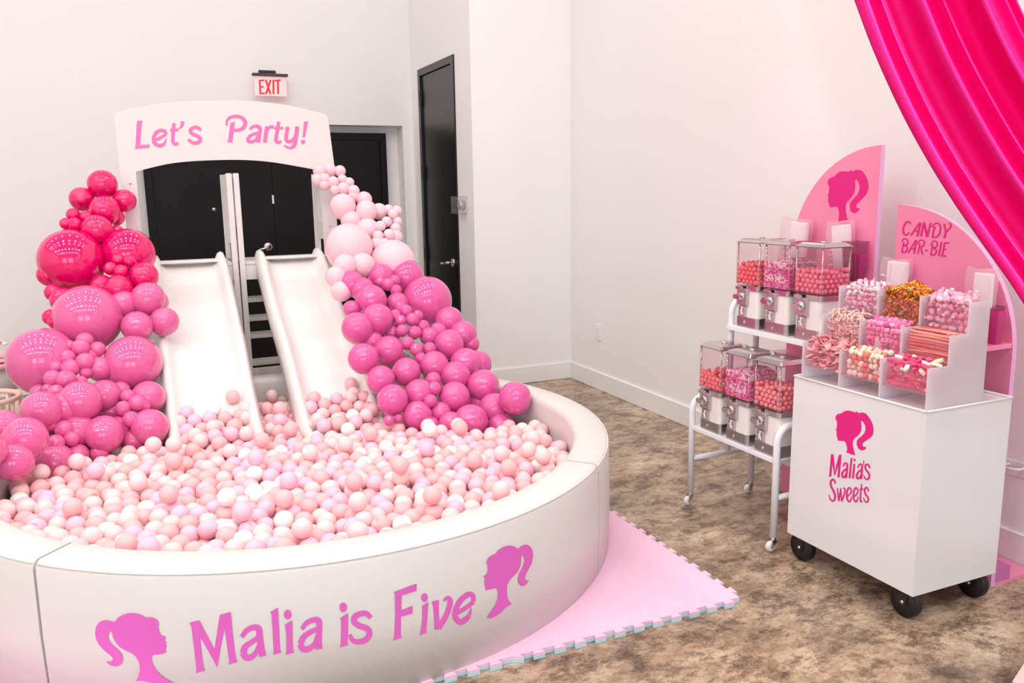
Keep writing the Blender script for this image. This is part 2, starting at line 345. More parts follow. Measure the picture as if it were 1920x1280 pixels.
# ------------------------------------------------------------------ lettering traced as strokes and outlines
class Zoom:
    """pixel frame of a sign: u,v in a magnified crop of the photograph, mapped on to the sign's own surface"""
    def __init__(s, x0, y0, sc, surf): s.x0, s.y0, s.sc, s.surf = x0, y0, sc, surf
    def __call__(s, u, v): return s.surf(s.x0+u/s.sc, s.y0+v/s.sc)
def strokes_mesh(Z, parts):
    m = MB(); Z0 = Z
    for kk, p in enumerate(parts):
        Z = lambda u, v, k_=kk: (lambda q: q+(O-q).normalized()*0.0004*k_)(Z0(u, v))   # strokes lie one over the other like cut vinyl
        if p[0] == 's':                      # stroke: width(s), points
            wid, pts = p[1], p[2]; q = catmull(pts, 5) if len(pts) > 2 else [tuple(pts[0][j]+(pts[1][j]-pts[0][j])*k/4 for j in (0, 1)) for k in range(5)]
            n = len(q); v = []; f = []
            for i in range(n):
                a = q[max(i-1, 0)]; b = q[min(i+1, n-1)]; dx, dy = b[0]-a[0], b[1]-a[1]; l = math.hypot(dx, dy) or 1
                t = i/(n-1); ww = wid if not isinstance(wid, tuple) else (wid[0]+(wid[1]-wid[0])*min(1, t*2) if t < 0.5 else wid[1]+(wid[2]-wid[1])*(t*2-1))
                nx, ny = -dy/l*ww/2, dx/l*ww/2
                v += [Z(q[i][0]+nx, q[i][1]+ny), Z(q[i][0]-nx, q[i][1]-ny)]
            f = [(2*i, 2*i+1, 2*i+3, 2*i+2) for i in range(n-1)]
            m.add(v, f)
        elif p[0] == 'p':                    # outline
            pts = p[1]; bm = bmesh.new(); tri = tessellate_polygon([[Vector((a, b, 0)) for a, b in pts]])
            vs = [bm.verts.new((a, b, 0)) for a, b in pts]
            for t in tri:
                try: bm.faces.new([vs[i] for i in t])
                except ValueError: pass
            lim = p[2] if len(p) > 2 else 1e9
            for _ in range(5):
                lg = [e for e in bm.edges if e.calc_length() > lim]
                if not lg: break
                bmesh.ops.subdivide_edges(bm, edges=lg, cuts=1); bmesh.ops.triangulate(bm, faces=bm.faces[:])
            bm.verts.index_update()
            m.add([Z(a.co.x, a.co.y) for a in bm.verts], [[a.index for a in fc.verts] for fc in bm.faces]); bm.free()
        elif p[0] == 'd':                    # dot
            (u, v_), rx, ry = p[1], p[2], p[3]; k = 20
            m.add([Z(u+rx*math.cos(2*math.pi*i/k), v_+ry*math.sin(2*math.pi*i/k)) for i in range(k)], [tuple(range(k))])
    return m
def write(Z, letters, material, parent, name='letter'):
    for parts in letters:
        strokes_mesh(Z, parts).build(name, material, parent)
S = lambda wdt, *p: ('s', wdt, list(p))
P = lambda *p: ('p', list(p))

# ------------------------------------------------------------------ exit sign
ye = YW-0.09
ex = empty('exit_sign', (1.02, YW, 2.2), 'lit white exit sign with red letters on the back wall above the arch', 'exit sign')
MB().box(0.945, 1.075, YW-0.03, YW, 2.383, 2.405, bev=0.004).build('wall_canopy', BLACK_PLASTIC, ex)
MB().box(0.885, 1.155, YW-0.11, YW-0.06, 2.352, 2.372, bev=0.004).build('top_bracket', mat('dark_grey_metal', (70, 66, 66), rough=0.4, metal=0.6), ex)
MB().tube([(1.01, YW-0.02, 2.39), (1.01, YW-0.085, 2.38), (1.01, YW-0.085, 2.36)], 0.008, 8).build('hanger', BLACK_PLASTIC, ex)
MB().box(0.898, 1.14, YW-0.089, YW-0.079, 2.203, 2.352, bev=0.002).build('lit_panel', mat('exit_panel', (255, 214, 214), rough=0.3, emit=(255, 170, 175), estr=1.1), ex)
EXR = mat('exit_red', (226, 30, 40), rough=0.4, emit=(230, 20, 30), estr=0.6)
Z = Zoom(180, 80, 3.2, lambda a, b: at(a, b, y=YW-0.0905))
write(Z, [[S(10, (982, 222), (986, 309)), S(9, (982, 227), (1010, 225)), S(9, (984, 265), (1006, 264)), S(9, (986, 305), (1013, 303))],
          [S(11, (1018, 222), (1047, 308)), S(11, (1048, 222), (1020, 308))], [S(11, (1064, 222), (1065, 308))],
          [S(9, (1072, 228), (1108, 225)), S(11, (1091, 225), (1093, 308))]], EXR, ex)

# ------------------------------------------------------------------ slide tower
YA = 5.2
st = empty('slide_tower', (0.52, 5.4, 0), 'white wooden slide tower with two wavy white slides leading into ball pit', 'slide')
def post(x, y, z1, wd=0.032): MB().box(x-wd/2, x+wd/2, y, y+0.03, 0.0, z1, bev=0.003).build('post', WHITE_WOOD, st)
for px_ in (-0.045, 1.068): post(px_, 5.235, 1.57)
for px_ in (0.496, 0.536): post(px_, 5.215, 1.573)
for px_ in (-0.045, 0.496, 0.536, 1.068): post(px_, 5.60, 1.573)
for a, b in ((-0.03, 0.48), (0.552, 1.052)):
    MB().box(a, b, 5.235, 5.60, 1.03, 1.05, bev=0.003).build('platform', WHITE_WOOD, st)
    MB().box(a, b, 5.235, 5.255, 0.94, 1.028, bev=0.003).build('apron', WHITE_WOOD, st)
    for k, (sy, sz) in enumerate(((5.40, 0.812), (5.42, 0.690), (5.44, 0.576), (5.46, 0.395))):
        MB().box(a, b, sy-0.03, sy+0.08, sz-0.028, sz, bev=0.003).build('step', WHITE_WOOD, st)
    MB().box(a, b, 5.30, 5.33, 0.31, 0.375, bev=0.003).build('lower_rail', WHITE_WOOD, st)
def guard(x):
    g = MB()
    th = 0.009; y0, y1 = 5.255, 5.595
    g.box(x-th, x+th, y0, y0+0.045, 1.05, 1.57); g.box(x-th, x+th, y1-0.045, y1, 1.05, 1.57); g.box(x-th, x+th, y0+0.045, y1-0.045, 1.49, 1.57)
    g.box(x-th, x+th, y0+0.045, y1-0.045, 1.16, 1.27)
    for k in range(3): a = y0+0.085+k*0.075; g.box(x-th, x+th, a, a+0.04, 1.27, 1.49)
    g.build('guard_panel', WHITE_WOOD, st)
for gx in (-0.045, 0.494, 0.538, 1.068): guard(gx)
# slides: swept channel with rounded rims
PATH = catmull([(5.30, 1.052), (5.235, 1.050), (5.13, 1.005), (4.93, 0.880), (4.70, 0.745), (4.50, 0.655), (4.30, 0.525), (4.10, 0.388), (3.95, 0.305), (3.80, 0.275)], 6)
def slide_z(y):
    for (a, za), (b, zb) in zip(PATH, PATH[1:]):
        if b <= y <= a: return za+(zb-za)*(a-y)/(a-b)
    return None
SLIDES = ((0.236, 0.205), (0.822, 0.198))
def make_slide(cx, hw):
    prof = [(-hw-0.012, -0.055), (-hw-0.010, -0.02), (-hw-0.016, -0.004), (-hw-0.004, 0.03), (-hw+0.006, 0.056), (-hw+0.022, 0.062), (-hw+0.038, 0.052), (-hw+0.052, 0.022), (-hw+0.075, 0.004), (-hw+0.11, 0.0)]
    prof = prof+[(-a, b) for a, b in reversed(prof)]
    under = [(a*0.965, b-0.014 if b > -0.03 else b) for a, b in reversed(prof)]
    ring = prof+under; n = len(ring); v = []; f = []
    for i, (y, z) in enumerate(PATH):
        a = PATH[max(i-1, 0)]; b = PATH[min(i+1, len(PATH)-1)]; ty, tz = b[0]-a[0], b[1]-a[1]; l = math.hypot(ty, tz); ny, nz = tz/l, -ty/l
        if nz < 0: ny, nz = -ny, -nz
        wv = math.sin(i/len(PATH)*2*math.pi*1.7+0.4)
        for p, h in ring:
            hh = h-(0.022*wv+0.012 if h < -0.03 else 0.0)
            v.append((cx+p*(1-0.014*wv), y+ny*hh, z+nz*hh))
    for i in range(len(PATH)-1):
        for k in range(n): f.append((i*n+k, i*n+(k+1) % n, (i+1)*n+(k+1) % n, (i+1)*n+k))
    f += [tuple(range(n)), tuple((len(PATH)-1)*n+k for k in range(n))]
    m = MB(); m.add(v, f, 0, True); s = m.build('slide', WHITE_PLASTIC, st)
    for k, f_ in enumerate(s.data.polygons):
        if len(f_.vertices) > 4: f_.use_smooth = False
    MB().box(cx-hw, cx+hw, 5.16, 5.25, 1.062, 1.078, bev=0.004).build('slide_lip', WHITE_PLASTIC, s)
    return s
for cx_, hw_ in SLIDES: make_slide(cx_, hw_)
# arch sign
ar = empty('arch_sign', (0.52, YA, 1.06), 'white arched sign board with pink lettering over the slides', 'sign')
top = catmull([(-0.083, 1.900), (0.044, 1.939), (0.24, 1.970), (0.529, 1.987), (0.738, 1.980), (0.922, 1.957), (1.083, 1.918)], 5)
und = catmull([(1.028, 1.585), (0.901, 1.610), (0.715, 1.640), (0.504, 1.650), (0.212, 1.634), (-0.002, 1.585)], 5)
outl = [(-0.076, 1.06), (-0.084, 1.86)]+top+[(1.095, 1.89), (1.118, 1.60), (1.112, 1.06), (1.028, 1.06)]+und+[(-0.002, 1.06)]
MB().prism(outl, YA, YA+0.012, 'y').build('board', WHITE_WOOD, ar)
for bx, bz in ((-0.035, 1.52), (-0.02, 1.25), (1.075, 1.52), (1.07, 1.25)): MB().lathe([(0.006, -0.004), (0.007, 0.0), (0.003, 0.0)], 10, axis='y', centre=(bx, YA, bz)).build('bolt', CHROME, ar)
surf = lambda a, b: at(a, b, y=YA-0.0015)
Z = Zoom(240, 200, 10.667, surf)
write(Z, [[P((178, 282), (288, 276), (268, 400), (242, 768), (432, 752), (426, 820), (138, 846), (152, 760), (170, 420))],
          [S((62, 62, 66), (556, 668), (660, 612), (758, 556)), S((60, 76, 78), (758, 556), (745, 495), (660, 472), (570, 515), (516, 620), (530, 720), (600, 775)), S((78, 70, 18), (600, 775), (660, 775), (728, 735), (768, 632))],
          [S((72, 74, 60), (920, 328), (908, 480), (898, 640), (905, 715), (945, 748), (1008, 725)), S(56, (842, 470), (1010, 458))],
          [S((78, 66, 22), (1090, 290), (1082, 360), (1060, 405), (1020, 435))],
          [S((58, 72, 72), (1462, 470), (1405, 425), (1330, 412), (1255, 455), (1262, 520), (1355, 572)), S((72, 72, 56), (1355, 572), (1432, 615), (1445, 680), (1370, 722), (1280, 715), (1205, 650))]], PRINT_PINK, ar)
Z = Zoom(410, 200, 10.667, surf)
write(Z, [[P((235, 320), (330, 300), (312, 430), (272, 715), (175, 715), (200, 600)), S((34, 62, 70), (168, 380), (160, 300), (220, 220), (340, 192), (450, 205)), S((70, 80, 55), (450, 205), (528, 290), (520, 380), (440, 455), (300, 472))],
          [S((46, 76, 88), (622, 455), (680, 402), (770, 390), (826, 440), (812, 560), (785, 715)), S((60, 60, 66), (800, 528), (690, 552), (596, 610)), S((70, 66, 50), (596, 610), (590, 680), (650, 702), (730, 670), (780, 590))],
          [S((78, 80, 86), (968, 392), (945, 540), (922, 716)), S((40, 60, 60), (975, 480), (1020, 410), (1098, 402))],
          [S((70, 74, 56), (1202, 298), (1170, 500), (1148, 640), (1160, 700), (1205, 715), (1252, 688)), S(50, (1102, 432), (1290, 425))],
          [S((76, 74, 66), (1380, 400), (1352, 590), (1362, 680), (1430, 700), (1500, 650), (1545, 560)), S((82, 78, 34), (1572, 395), (1550, 600), (1525, 740), (1480, 805), (1410, 822), (1308, 775))],
          [P((1708, 296), (1792, 296), (1726, 612), (1678, 612)), ('d', (1687, 702), 42, 44)]], PRINT_PINK, ar)

# ------------------------------------------------------------------ ball pit
PCX, PCY, RO, RI, PH, MATZ = 0.541, 3.438, 1.285, 1.140, 0.456, 0.022
bp_ = empty('ball_pit', (PCX, PCY, MATZ), 'round white padded ball pit with pink lettering on its front', 'ball pit')
def pit_segment(a0, a1):
    prof = [(RI, MATZ), (RO, MATZ), (RO+0.004, PH*0.5), (RO, PH-0.022), (RO-0.006, PH-0.008), (RO-0.018, PH), (RI+0.02, PH+0.002), (RI+0.006, PH-0.006), (RI, PH-0.024)]
    n = len(prof); k = 40; v = []; f = []
    for i in range(k+1):
        a = R(a0+0.25+(a1-a0-0.5)*i/k)
        for r_, z in prof: v.append((PCX+r_*math.cos(a), PCY+r_*math.sin(a), z))
    for i in range(k):
        for j in range(n): f.append((i*n+j, i*n+(j+1) % n, (i+1)*n+(j+1) % n, (i+1)*n+j))
    m = MB(); m.add(v, f, 0, True); m.add([v[j] for j in range(n)], [tuple(range(n))]); m.add([v[k*n+j] for j in range(n)], [tuple(range(n))])
    seg = m.build('wall_segment', VINYL_WHITE, bp_)
    # piped seam where the top panel meets the side
    MB().tube([(PCX+(RO-0.004)*math.cos(R(a0+0.4+(a1-a0-0.8)*i/k)), PCY+(RO-0.004)*math.sin(R(a0+0.4+(a1-a0-0.8)*i/k)), PH-0.009) for i in range(k+1)], 0.0028, 6).build('piping', mat('cream_piping', (226, 218, 210), rough=0.5), seg)
for k in range(4): pit_segment(-134.3+90*k-5*0, -44.6+90*k) if k == 0 else pit_segment(-44.6+90*(k-1)+0.0, -44.6+90*k if k < 3 else 360-134.3)
def seam(a):
    a = R(a); c, s_ = math.cos(a), math.sin(a)
    MB().tube([(PCX+(RO-0.006)*c, PCY+(RO-0.006)*s_, MATZ+0.01), (PCX+(RO-0.006)*c, PCY+(RO-0.006)*s_, PH-0.03), (PCX+(RO-0.03)*c, PCY+(RO-0.03)*s_, PH-0.012), (PCX+(RI+0.03)*c, PCY+(RI+0.03)*s_, PH-0.012)], 0.006, 8).build('seam', GREYSEAM, bp_)
for a in (-134.3, -44.6, 45.4, 135.4): seam(a)
def pit_surf(px, py, Rr=RO+0.0045):
    d = ray(px, py); ox, oy = -PCX, -PCY
    a = d.x*d.x+d.y*d.y; b = ox*d.x+oy*d.y; c = ox*ox+oy*oy-Rr*Rr
    t = (-b-math.sqrt(max(0, b*b-a*c)))/a
    return O+d*t
Z = Zoom(340, 1130, 8.533, pit_surf)
write(Z, [[P((130, 315), (285, 278), (530, 735), (615, 190), (787, 145), (820, 480), (875, 880), (897, 945), (755, 987), (765, 930), (700, 480), (688, 410), (575, 1032), (300, 540), (350, 1010), (375, 1085), (235, 1124), (240, 1060), (200, 700), (160, 380))],
          [S((70, 98, 112), (968, 545), (1040, 445), (1150, 392), (1238, 415), (1255, 560), (1300, 850)), S((70, 90, 110), (1225, 555), (1110, 635), (1020, 705), (990, 800)), S((110, 92, 60), (990, 800), (1030, 870), (1110, 870), (1190, 800), (1235, 680)), P((1235, 800), (1335, 790), (1358, 832), (1255, 868))]], PRINT_LILAC, bp_)
Z = Zoom(500, 1110, 8.727, pit_surf)
write(Z, [[P((55, 325), (182, 250), (205, 620), (225, 950), (243, 985), (105, 1026), (112, 960), (95, 600), (80, 370))],
          [('d', (343, 363), 63, 76), P((290, 530), (418, 460), (425, 760), (435, 950), (450, 985), (312, 1022), (322, 960), (320, 700), (310, 590))],
          [S((66, 96, 106), (575, 605), (650, 505), (780, 450), (856, 480), (855, 680), (850, 925)), S((70, 90, 104), (845, 590), (700, 660), (600, 740), (552, 850)), S((104, 96, 60), (552, 850), (590, 925), (680, 930), (780, 850), (820, 720)), P((800, 870), (905, 870), (914, 915), (808, 942))],
          [('d', (1253, 248), 62, 76), P((1205, 420), (1335, 340), (1330, 700), (1325, 830), (1338, 862), (1198, 902), (1212, 840), (1217, 650), (1218, 480))],
          [S((76, 98, 98), (1705, 420), (1640, 352), (1550, 348), (1450, 395), (1432, 480), (1510, 545), (1590, 568)), S((98, 96, 60), (1590, 568), (1670, 620), (1675, 710), (1600, 790), (1480, 812), (1400, 780), (1362, 690))]], PRINT_LILAC, bp_)
Z = Zoom(720, 1080, 9.844, pit_surf)
write(Z, [[P((180, 290), (605, 135), (598, 270), (325, 350), (320, 625), (530, 545), (527, 688), (315, 748), (313, 1080), (328, 1135), (165, 1192), (188, 1110), (205, 700), (203, 340))],
          [('d', (748, 395), 60, 82), P((698, 550), (822, 475), (800, 800), (782, 985), (790, 1045), (655, 1092), (678, 1020), (705, 800), (706, 610))],
          [P((880, 465), (1018, 436), (1012, 600), (1025, 850), (1045, 960), (935, 992), (925, 800), (905, 560)), S((40, 104, 100), (1100, 455), (1170, 398), (1222, 440), (1208, 560), (1130, 760), (1005, 965))],
          [S((80, 80, 84), (1350, 680), (1520, 575), (1655, 470)), S((84, 104, 104), (1655, 470), (1640, 355), (1560, 335), (1440, 420), (1345, 560), (1310, 720), (1345, 810)), S((104, 96, 20), (1345, 810), (1420, 850), (1520, 790), (1585, 700), (1608, 580))]], PRINT_LILAC, bp_)
HEAD_LEFT = [(805, 1250), (850, 1180), (870, 1090), (870, 1000), (845, 920), (800, 850), (740, 805), (640, 760), (560, 715), (490, 640), (440, 550), (415, 440), (375, 480), (365, 540), (390, 610), (450, 680), (530, 740), (590, 820), (605, 890), (590, 960), (540, 1005), (470, 1015), (400, 1000), (330, 940), (400, 945), (440, 920), (435, 870), (390, 830), (300, 760), (210, 660), (165, 560), (155, 470), (170, 380), (220, 310), (290, 280), (360, 278), (465, 308), (520, 240), (600, 190), (690, 165), (770, 162), (860, 180), (920, 205), (960, 232), (1040, 228), (1110, 245), (1160, 285), (1175, 340), (1160, 385), (1175, 430), (1185, 490), (1215, 470), (1195, 510), (1290, 540), (1265, 600), (1300, 620), (1285, 660), (1305, 690), (1285, 735), (1298, 790), (1220, 820), (1075, 832), (1060, 890), (1080, 980), (1140, 1090), (1210, 1165), (1300, 1230), (1380, 1275), (1470, 1320), (1300, 1335), (1100, 1300), (1000, 1265), (900, 1245)]
HEAD_RIGHT = [(180, 1180), (250, 1090), (310, 990), (345, 880), (345, 800), (325, 735), (240, 755), (165, 770), (160, 720), (145, 690), (155, 665), (140, 635), (165, 605), (133, 565), (190, 515), (200, 450), (200, 390), (180, 350), (195, 300), (240, 255), (310, 228), (360, 165), (430, 120), (520, 98), (590, 110), (655, 152), (700, 105), (770, 85), (830, 105), (870, 170), (880, 250), (860, 360), (810, 460), (765, 540), (755, 590), (775, 630), (815, 610), (790, 670), (740, 705), (690, 705), (650, 660), (645, 590), (670, 510), (720, 420), (750, 330), (740, 260), (705, 232), (700, 300), (690, 400), (650, 490), (580, 560), (520, 630), (490, 700), (485, 780), (490, 860), (510, 920), (555, 980), (480, 1020), (400, 1100), (320, 1160), (240, 1195)]
write(Zoom(160, 1130, 8.533, pit_surf), [[('p', HEAD_LEFT, 120)]], PRINT_LILAC, bp_, 'emblem')
write(Zoom(890, 1010, 8.0, pit_surf), [[('p', HEAD_RIGHT, 110)]], PRINT_LILAC, bp_, 'emblem')

# ------------------------------------------------------------------ balloon garlands
def balloon_mesh(material):
    m = MB(); seg, rings = 36, 22; v = []; f = []
    for i in range(rings+1):
        ph = -math.pi/2+math.pi*i/rings
        for k in range(seg):
            th = 2*math.pi*k/seg; r_ = math.cos(ph); z = math.sin(ph)
            if z < 0: z *= 1.05; r_ *= 1-0.03*abs(z)
            v.append((r_*math.cos(th), r_*math.sin(th), z))
    for i in range(rings):
        for k in range(seg): f.append((i*seg+k, i*seg+(k+1) % seg, (i+1)*seg+(k+1) % seg, (i+1)*seg+k))
    m.add(v, f, 0, True)
    me = m.mesh('balloon', material); bm = bmesh.new(); bm.from_mesh(me); bmesh.ops.remove_doubles(bm, verts=bm.verts[:], dist=1e-5); bm.to_mesh(me); bm.free()
    return me
BM_ = {'h': balloon_mesh(HOT), 'm': balloon_mesh(MID), 'o': balloon_mesh(ORCHID), 'p': balloon_mesh(PALE)}
LEFT_G = [('h', 192, 345.6, 26.7, 0), ('h', 153, 373, 22, 1), ('h', 233, 376, 21, 1), ('h', 196, 394, 27, 0), ('h', 137, 402.5, 12.5, 0), ('h', 161, 406, 12, 0), ('h', 123, 419, 11, 0), ('h', 140, 421, 13.5, 0), ('h', 181.5, 431, 28, -0.5), ('h', 219, 435, 13, 2), ('h', 218, 407, 15, 2), ('h', 133.5, 488, 57.5, 0), ('h', 240.5, 477, 48, 0.6), ('h', 221, 487, 12.5, 0), ('h', 243, 490, 12.5, 0), ('h', 207, 503, 12.5, 0), ('h', 226.5, 508.6, 13, -0.3), ('h', 269, 518.5, 27, 0), ('h', 191, 536, 21, 1), ('h', 222, 541, 26, 0), ('h', 90, 515, 20, 2), ('h', 100, 548, 16, 1.6), ('h', 119, 563, 24, 1.4), ('h', 95, 594, 15, 1.6), ('h', 105, 602, 15, 1.4),
  ('m', 164, 596, 61, 0), ('m', 231, 569, 25, 0.6), ('m', 278, 560, 31, 0), ('m', 257, 612, 28.5, 0.4), ('m', 308.5, 602.5, 26.5, 0.7), ('m', 290, 566, 25, 1), ('m', 79, 675, 60.5, 0.5), ('m', 249.5, 681, 51.5, 0), ('m', 159, 638.6, 15.7, 0), ('m', 128, 650, 13.5, 0.3), ('m', 151.6, 651.7, 16.4, -0.4), ('m', 183, 654, 14, 0), ('m', 126.5, 670, 15, 0), ('m', 173, 665, 11.5, 0.5), ('m', 159.5, 678, 17, -0.3), ('m', 187, 691, 23, 0.7), ('m', 104, 688, 12.5, 0.3), ('m', 132, 690, 17, 0), ('m', 161, 699, 11, 0.6), ('m', 98, 708.6, 15.5, 0), ('m', 123.6, 711, 18, -0.3), ('m', 152, 715, 11, 0.4), ('m', 105, 735, 14.5, 0), ('m', 90, 728, 10, 0.8), ('m', 73, 735, 15, 2.5),
  ('m', 151, 752, 38, -0.2), ('m', 196, 743, 31, 0.5), ('m', 226, 733, 18, 1.2), ('m', 278, 744, 30, 0.3), ('m', 240, 743, 13.5, 0), ('m', 257, 755.6, 15.5, -0.3), ('m', 231, 765, 14, 0), ('m', 269, 761, 12, 0.3), ('m', 245.5, 785, 14.7, 0), ('m', 281, 800, 33.5, 0), ('m', 78, 769, 36, 0.5), ('m', 8, 802, 33, 0.8), ('m', 47, 822, 39.5, -0.2), ('m', 93, 793, 16, 0), ('m', 121, 789, 13, 0.5), ('m', 120, 804, 17, -0.3), ('m', 144, 806, 33, 0.5), ('m', 104, 830.6, 16.5, -0.2), ('m', 134.5, 822, 14, 0.2), ('m', 195, 813, 34.5, 0), ('m', 222, 803, 23, 1.4), ('m', 27, 866, 34, 0.9), ('m', 102, 867, 36, 0.8), ('m', 146, 852, 20, 1.6), ('m', 186, 850, 17, 2), ('m', 250, 825, 20, 2.0), ('m', 62, 892, 20, 1.8), ('m', -25, 842, 34, 1.0), ('m', 210, 770, 26, 2.2), ('m', 120, 765, 30, 2.4)]
RIGHT_G = [('p', 599, 321, 12, 0), ('p', 618, 319, 13, 0.3), ('p', 637.6, 320.5, 10.5, 0), ('p', 595, 337, 11, 0.4), ('p', 608.6, 334.7, 10, -0.2), ('p', 625, 341, 10.5, -0.2), ('p', 642, 336, 9, 0), ('p', 655, 341.7, 9, 0), ('p', 609, 346, 10, 0.5), ('p', 644, 353, 11.5, 0), ('p', 663, 357.7, 11, 0), ('p', 628, 356, 9, 0.5), ('p', 643, 387, 24, 0), ('p', 663, 367, 11, 0.6), ('p', 682.5, 374, 15, 0.7), ('p', 687, 396, 20.5, 0), ('p', 711, 396, 15, 0.8), ('p', 728.5, 392.7, 9.5, 0.3), ('p', 744, 395, 9.8, 0.3), ('p', 737, 402, 9.5, 0), ('p', 725, 415.6, 9.8, 0), ('p', 713, 424, 10.3, 0), ('p', 742, 427.7, 9.8, 0.2), ('p', 745, 416, 9, 0.6), ('p', 709, 442, 10.3, 0), ('p', 729.5, 439.7, 10.8, 0), ('p', 742, 444, 13, 0.8), ('p', 658, 413.5, 19, 1.2), ('p', 689, 431, 22, 1), ('p', 654, 464, 44.5, 0), ('p', 737, 491, 41.5, 0.3), ('p', 647, 498, 22, -0.6), ('p', 680, 497, 23, -0.3), ('p', 630, 519, 20, 0.2), ('p', 707, 456, 12, 0.6), ('p', 721, 456, 10, 0.4), ('p', 640, 545, 20, 1.2),
  ('o', 659, 532, 24.5, 0.4), ('o', 680, 543, 23, 0.3), ('o', 713.8, 518, 24.5, 0.3), ('o', 762, 519, 33, 0.8), ('o', 712.7, 528, 9.5, 0), ('o', 727, 533, 12.2, -0.2), ('o', 740, 526, 11, 0.2), ('o', 742.6, 544, 11, 0.1), ('o', 696, 563, 29.5, -0.2), ('o', 801, 564, 46, 0), ('o', 745.5, 569.4, 21.5, 0.7), ('o', 751, 577, 12, 0.1), ('o', 761.5, 583, 12.4, -0.2), ('o', 741, 591, 11.5, 0.2), ('o', 708, 597.4, 29, -0.4), ('o', 670, 615, 30, 0.2), ('o', 659, 579, 16, 1.2), ('o', 751, 601, 11.4, 0.1), ('o', 773, 599, 13, -0.2), ('o', 783, 592, 11, 0.1), ('o', 754, 619.7, 11.6, 0), ('o', 777.6, 623, 12.7, 0), ('o', 793, 612, 13, 0.7), ('o', 804.5, 630.6, 17.5, 0.5), ('o', 821, 621, 17, 0.9), ('o', 841.7, 645, 28, -0.2), ('o', 841.7, 601, 26.5, 0.4), ('o', 868, 627, 26, 0.4), ('o', 882, 644, 17, 1.4), ('o', 763.6, 643, 12.8, 0), ('o', 780.5, 655, 12.5, -0.1), ('o', 805, 653.6, 12.7, 0), ('o', 729, 657, 28, 0.6), ('o', 681, 672, 29, 0), ('o', 788.6, 671, 10.5, 0.4), ('o', 762, 697, 27, 0.4), ('o', 814, 685, 27.5, 0), ('o', 872.4, 681, 29, 0), ('o', 896, 682, 26, 1.6), ('o', 854, 705, 28.5, -0.2), ('o', 906, 723, 30.5, 0), ('o', 714, 711.6, 27, 0.7), ('o', 735, 624, 17, 2), ('o', 700, 640, 20, 2), ('o', 745, 672, 18, 2.2),
  ('o', 965.6, 745.5, 30.5, 0), ('o', 926, 765, 28.5, -0.6), ('o', 852, 744.4, 29.5, -0.2), ('o', 812.5, 711, 14.2, -0.2), ('o', 814, 728, 13.5, -0.5), ('o', 797, 734.5, 11, 0), ('o', 807, 751, 12.4, -0.3), ('o', 786, 738, 28, 0.4), ('o', 736, 749, 29, 0.1), ('o', 783, 779, 28, 1.2), ('o', 882.5, 790, 32.5, -0.4), ('o', 939.5, 801, 28, 0.6), ('o', 826, 773, 20, 1.0), ('o', 845, 794, 23, 0.6), ('o', 729, 788, 10, 1.8), ('o', 747, 784, 8, 1.8), ('o', 808, 797, 16, 1.6), ('o', 911, 826, 11, 1.0), ('o', 900, 760, 26, 2.2)]
BALLOONS = []
def garland(name, items, base, label, yfun):
    g = empty(name, base, label, 'balloons')
    for c, px, py, pr, layer in items:
        d = ray(px, py); Y = yfun(px, py)
        t = Y/d.y; p = O+d*t; dist = (p-O).length; r_ = pr/FPX*t*1.01
        dist = dist+0.75*r_+layer*0.05
        dn = d.normalized()
        for _ in range(400):
            p = O+dn*dist; r_ = pr/FPX*(dist/d.length)*1.01
            rad = math.hypot(p.x-PCX, p.y-PCY)
            hit = p.z-r_ < PH+0.01 and not (rad+r_ < RI+0.01 or rad-r_ > RO)
            if not hit: break
            dist -= 0.01
        BALLOONS.append((p, r_))
        o = link('balloon', BM_[c], g); o.matrix_parent_inverse = Matrix.Identity(4)
        o.location = p-Vector(base); o.scale = (r_, r_, r_); o.rotation_euler = (rng.uniform(-0.5, 0.5), rng.uniform(-0.5, 0.5), rng.uniform(0, 6))
    return g
gl = garland('balloon_garland', LEFT_G, (-0.45, 4.3, 0.456), 'hot pink to bubblegum pink balloon garland left of the slides', lambda px, py: 5.10-(py-345)/(880-345)*1.35)
gr_ = garland('balloon_garland', RIGHT_G, (1.3, 4.2, 0.456), 'pale pink to orchid pink balloon garland right of the slides', lambda px, py: 5.07-(py-325)/(800-325)*1.50)

# ------------------------------------------------------------------ pit balls
BR = 0.0345
BALLC = [('white plastic pit ball', (255, 248, 244), 0.07), ('pale pearl pink pit ball', (254, 215, 215), 0.33), ('peachy salmon pink pit ball', (250, 190, 192), 0.37), ('lilac tinted pink pit ball', (251, 198, 216), 0.23)]
ball_mats = [mat('ball_%d_plastic' % k, c, rough=0.42, spec=0.35) for k, (n, c, w_) in enumerate(BALLC)]
def ball_mesh(k, dent):
    m = MB().sphere((0, 0, 0), BR, 22, 14); me = m.mesh('pit_ball', ball_mats[k])
    if dent:
        dv = Vector((-0.35, -0.5, 0.79)).normalized()
        for v in me.vertices:
            n = v.co.normalized(); c = n.dot(dv)
            if c > 0.86: v.co = n*BR*(1-0.5*(c-0.86)/0.14*0.8)
    return me
ball_meshes = [[ball_mesh(k, False), ball_mesh(k, True)] for k in range(4)]
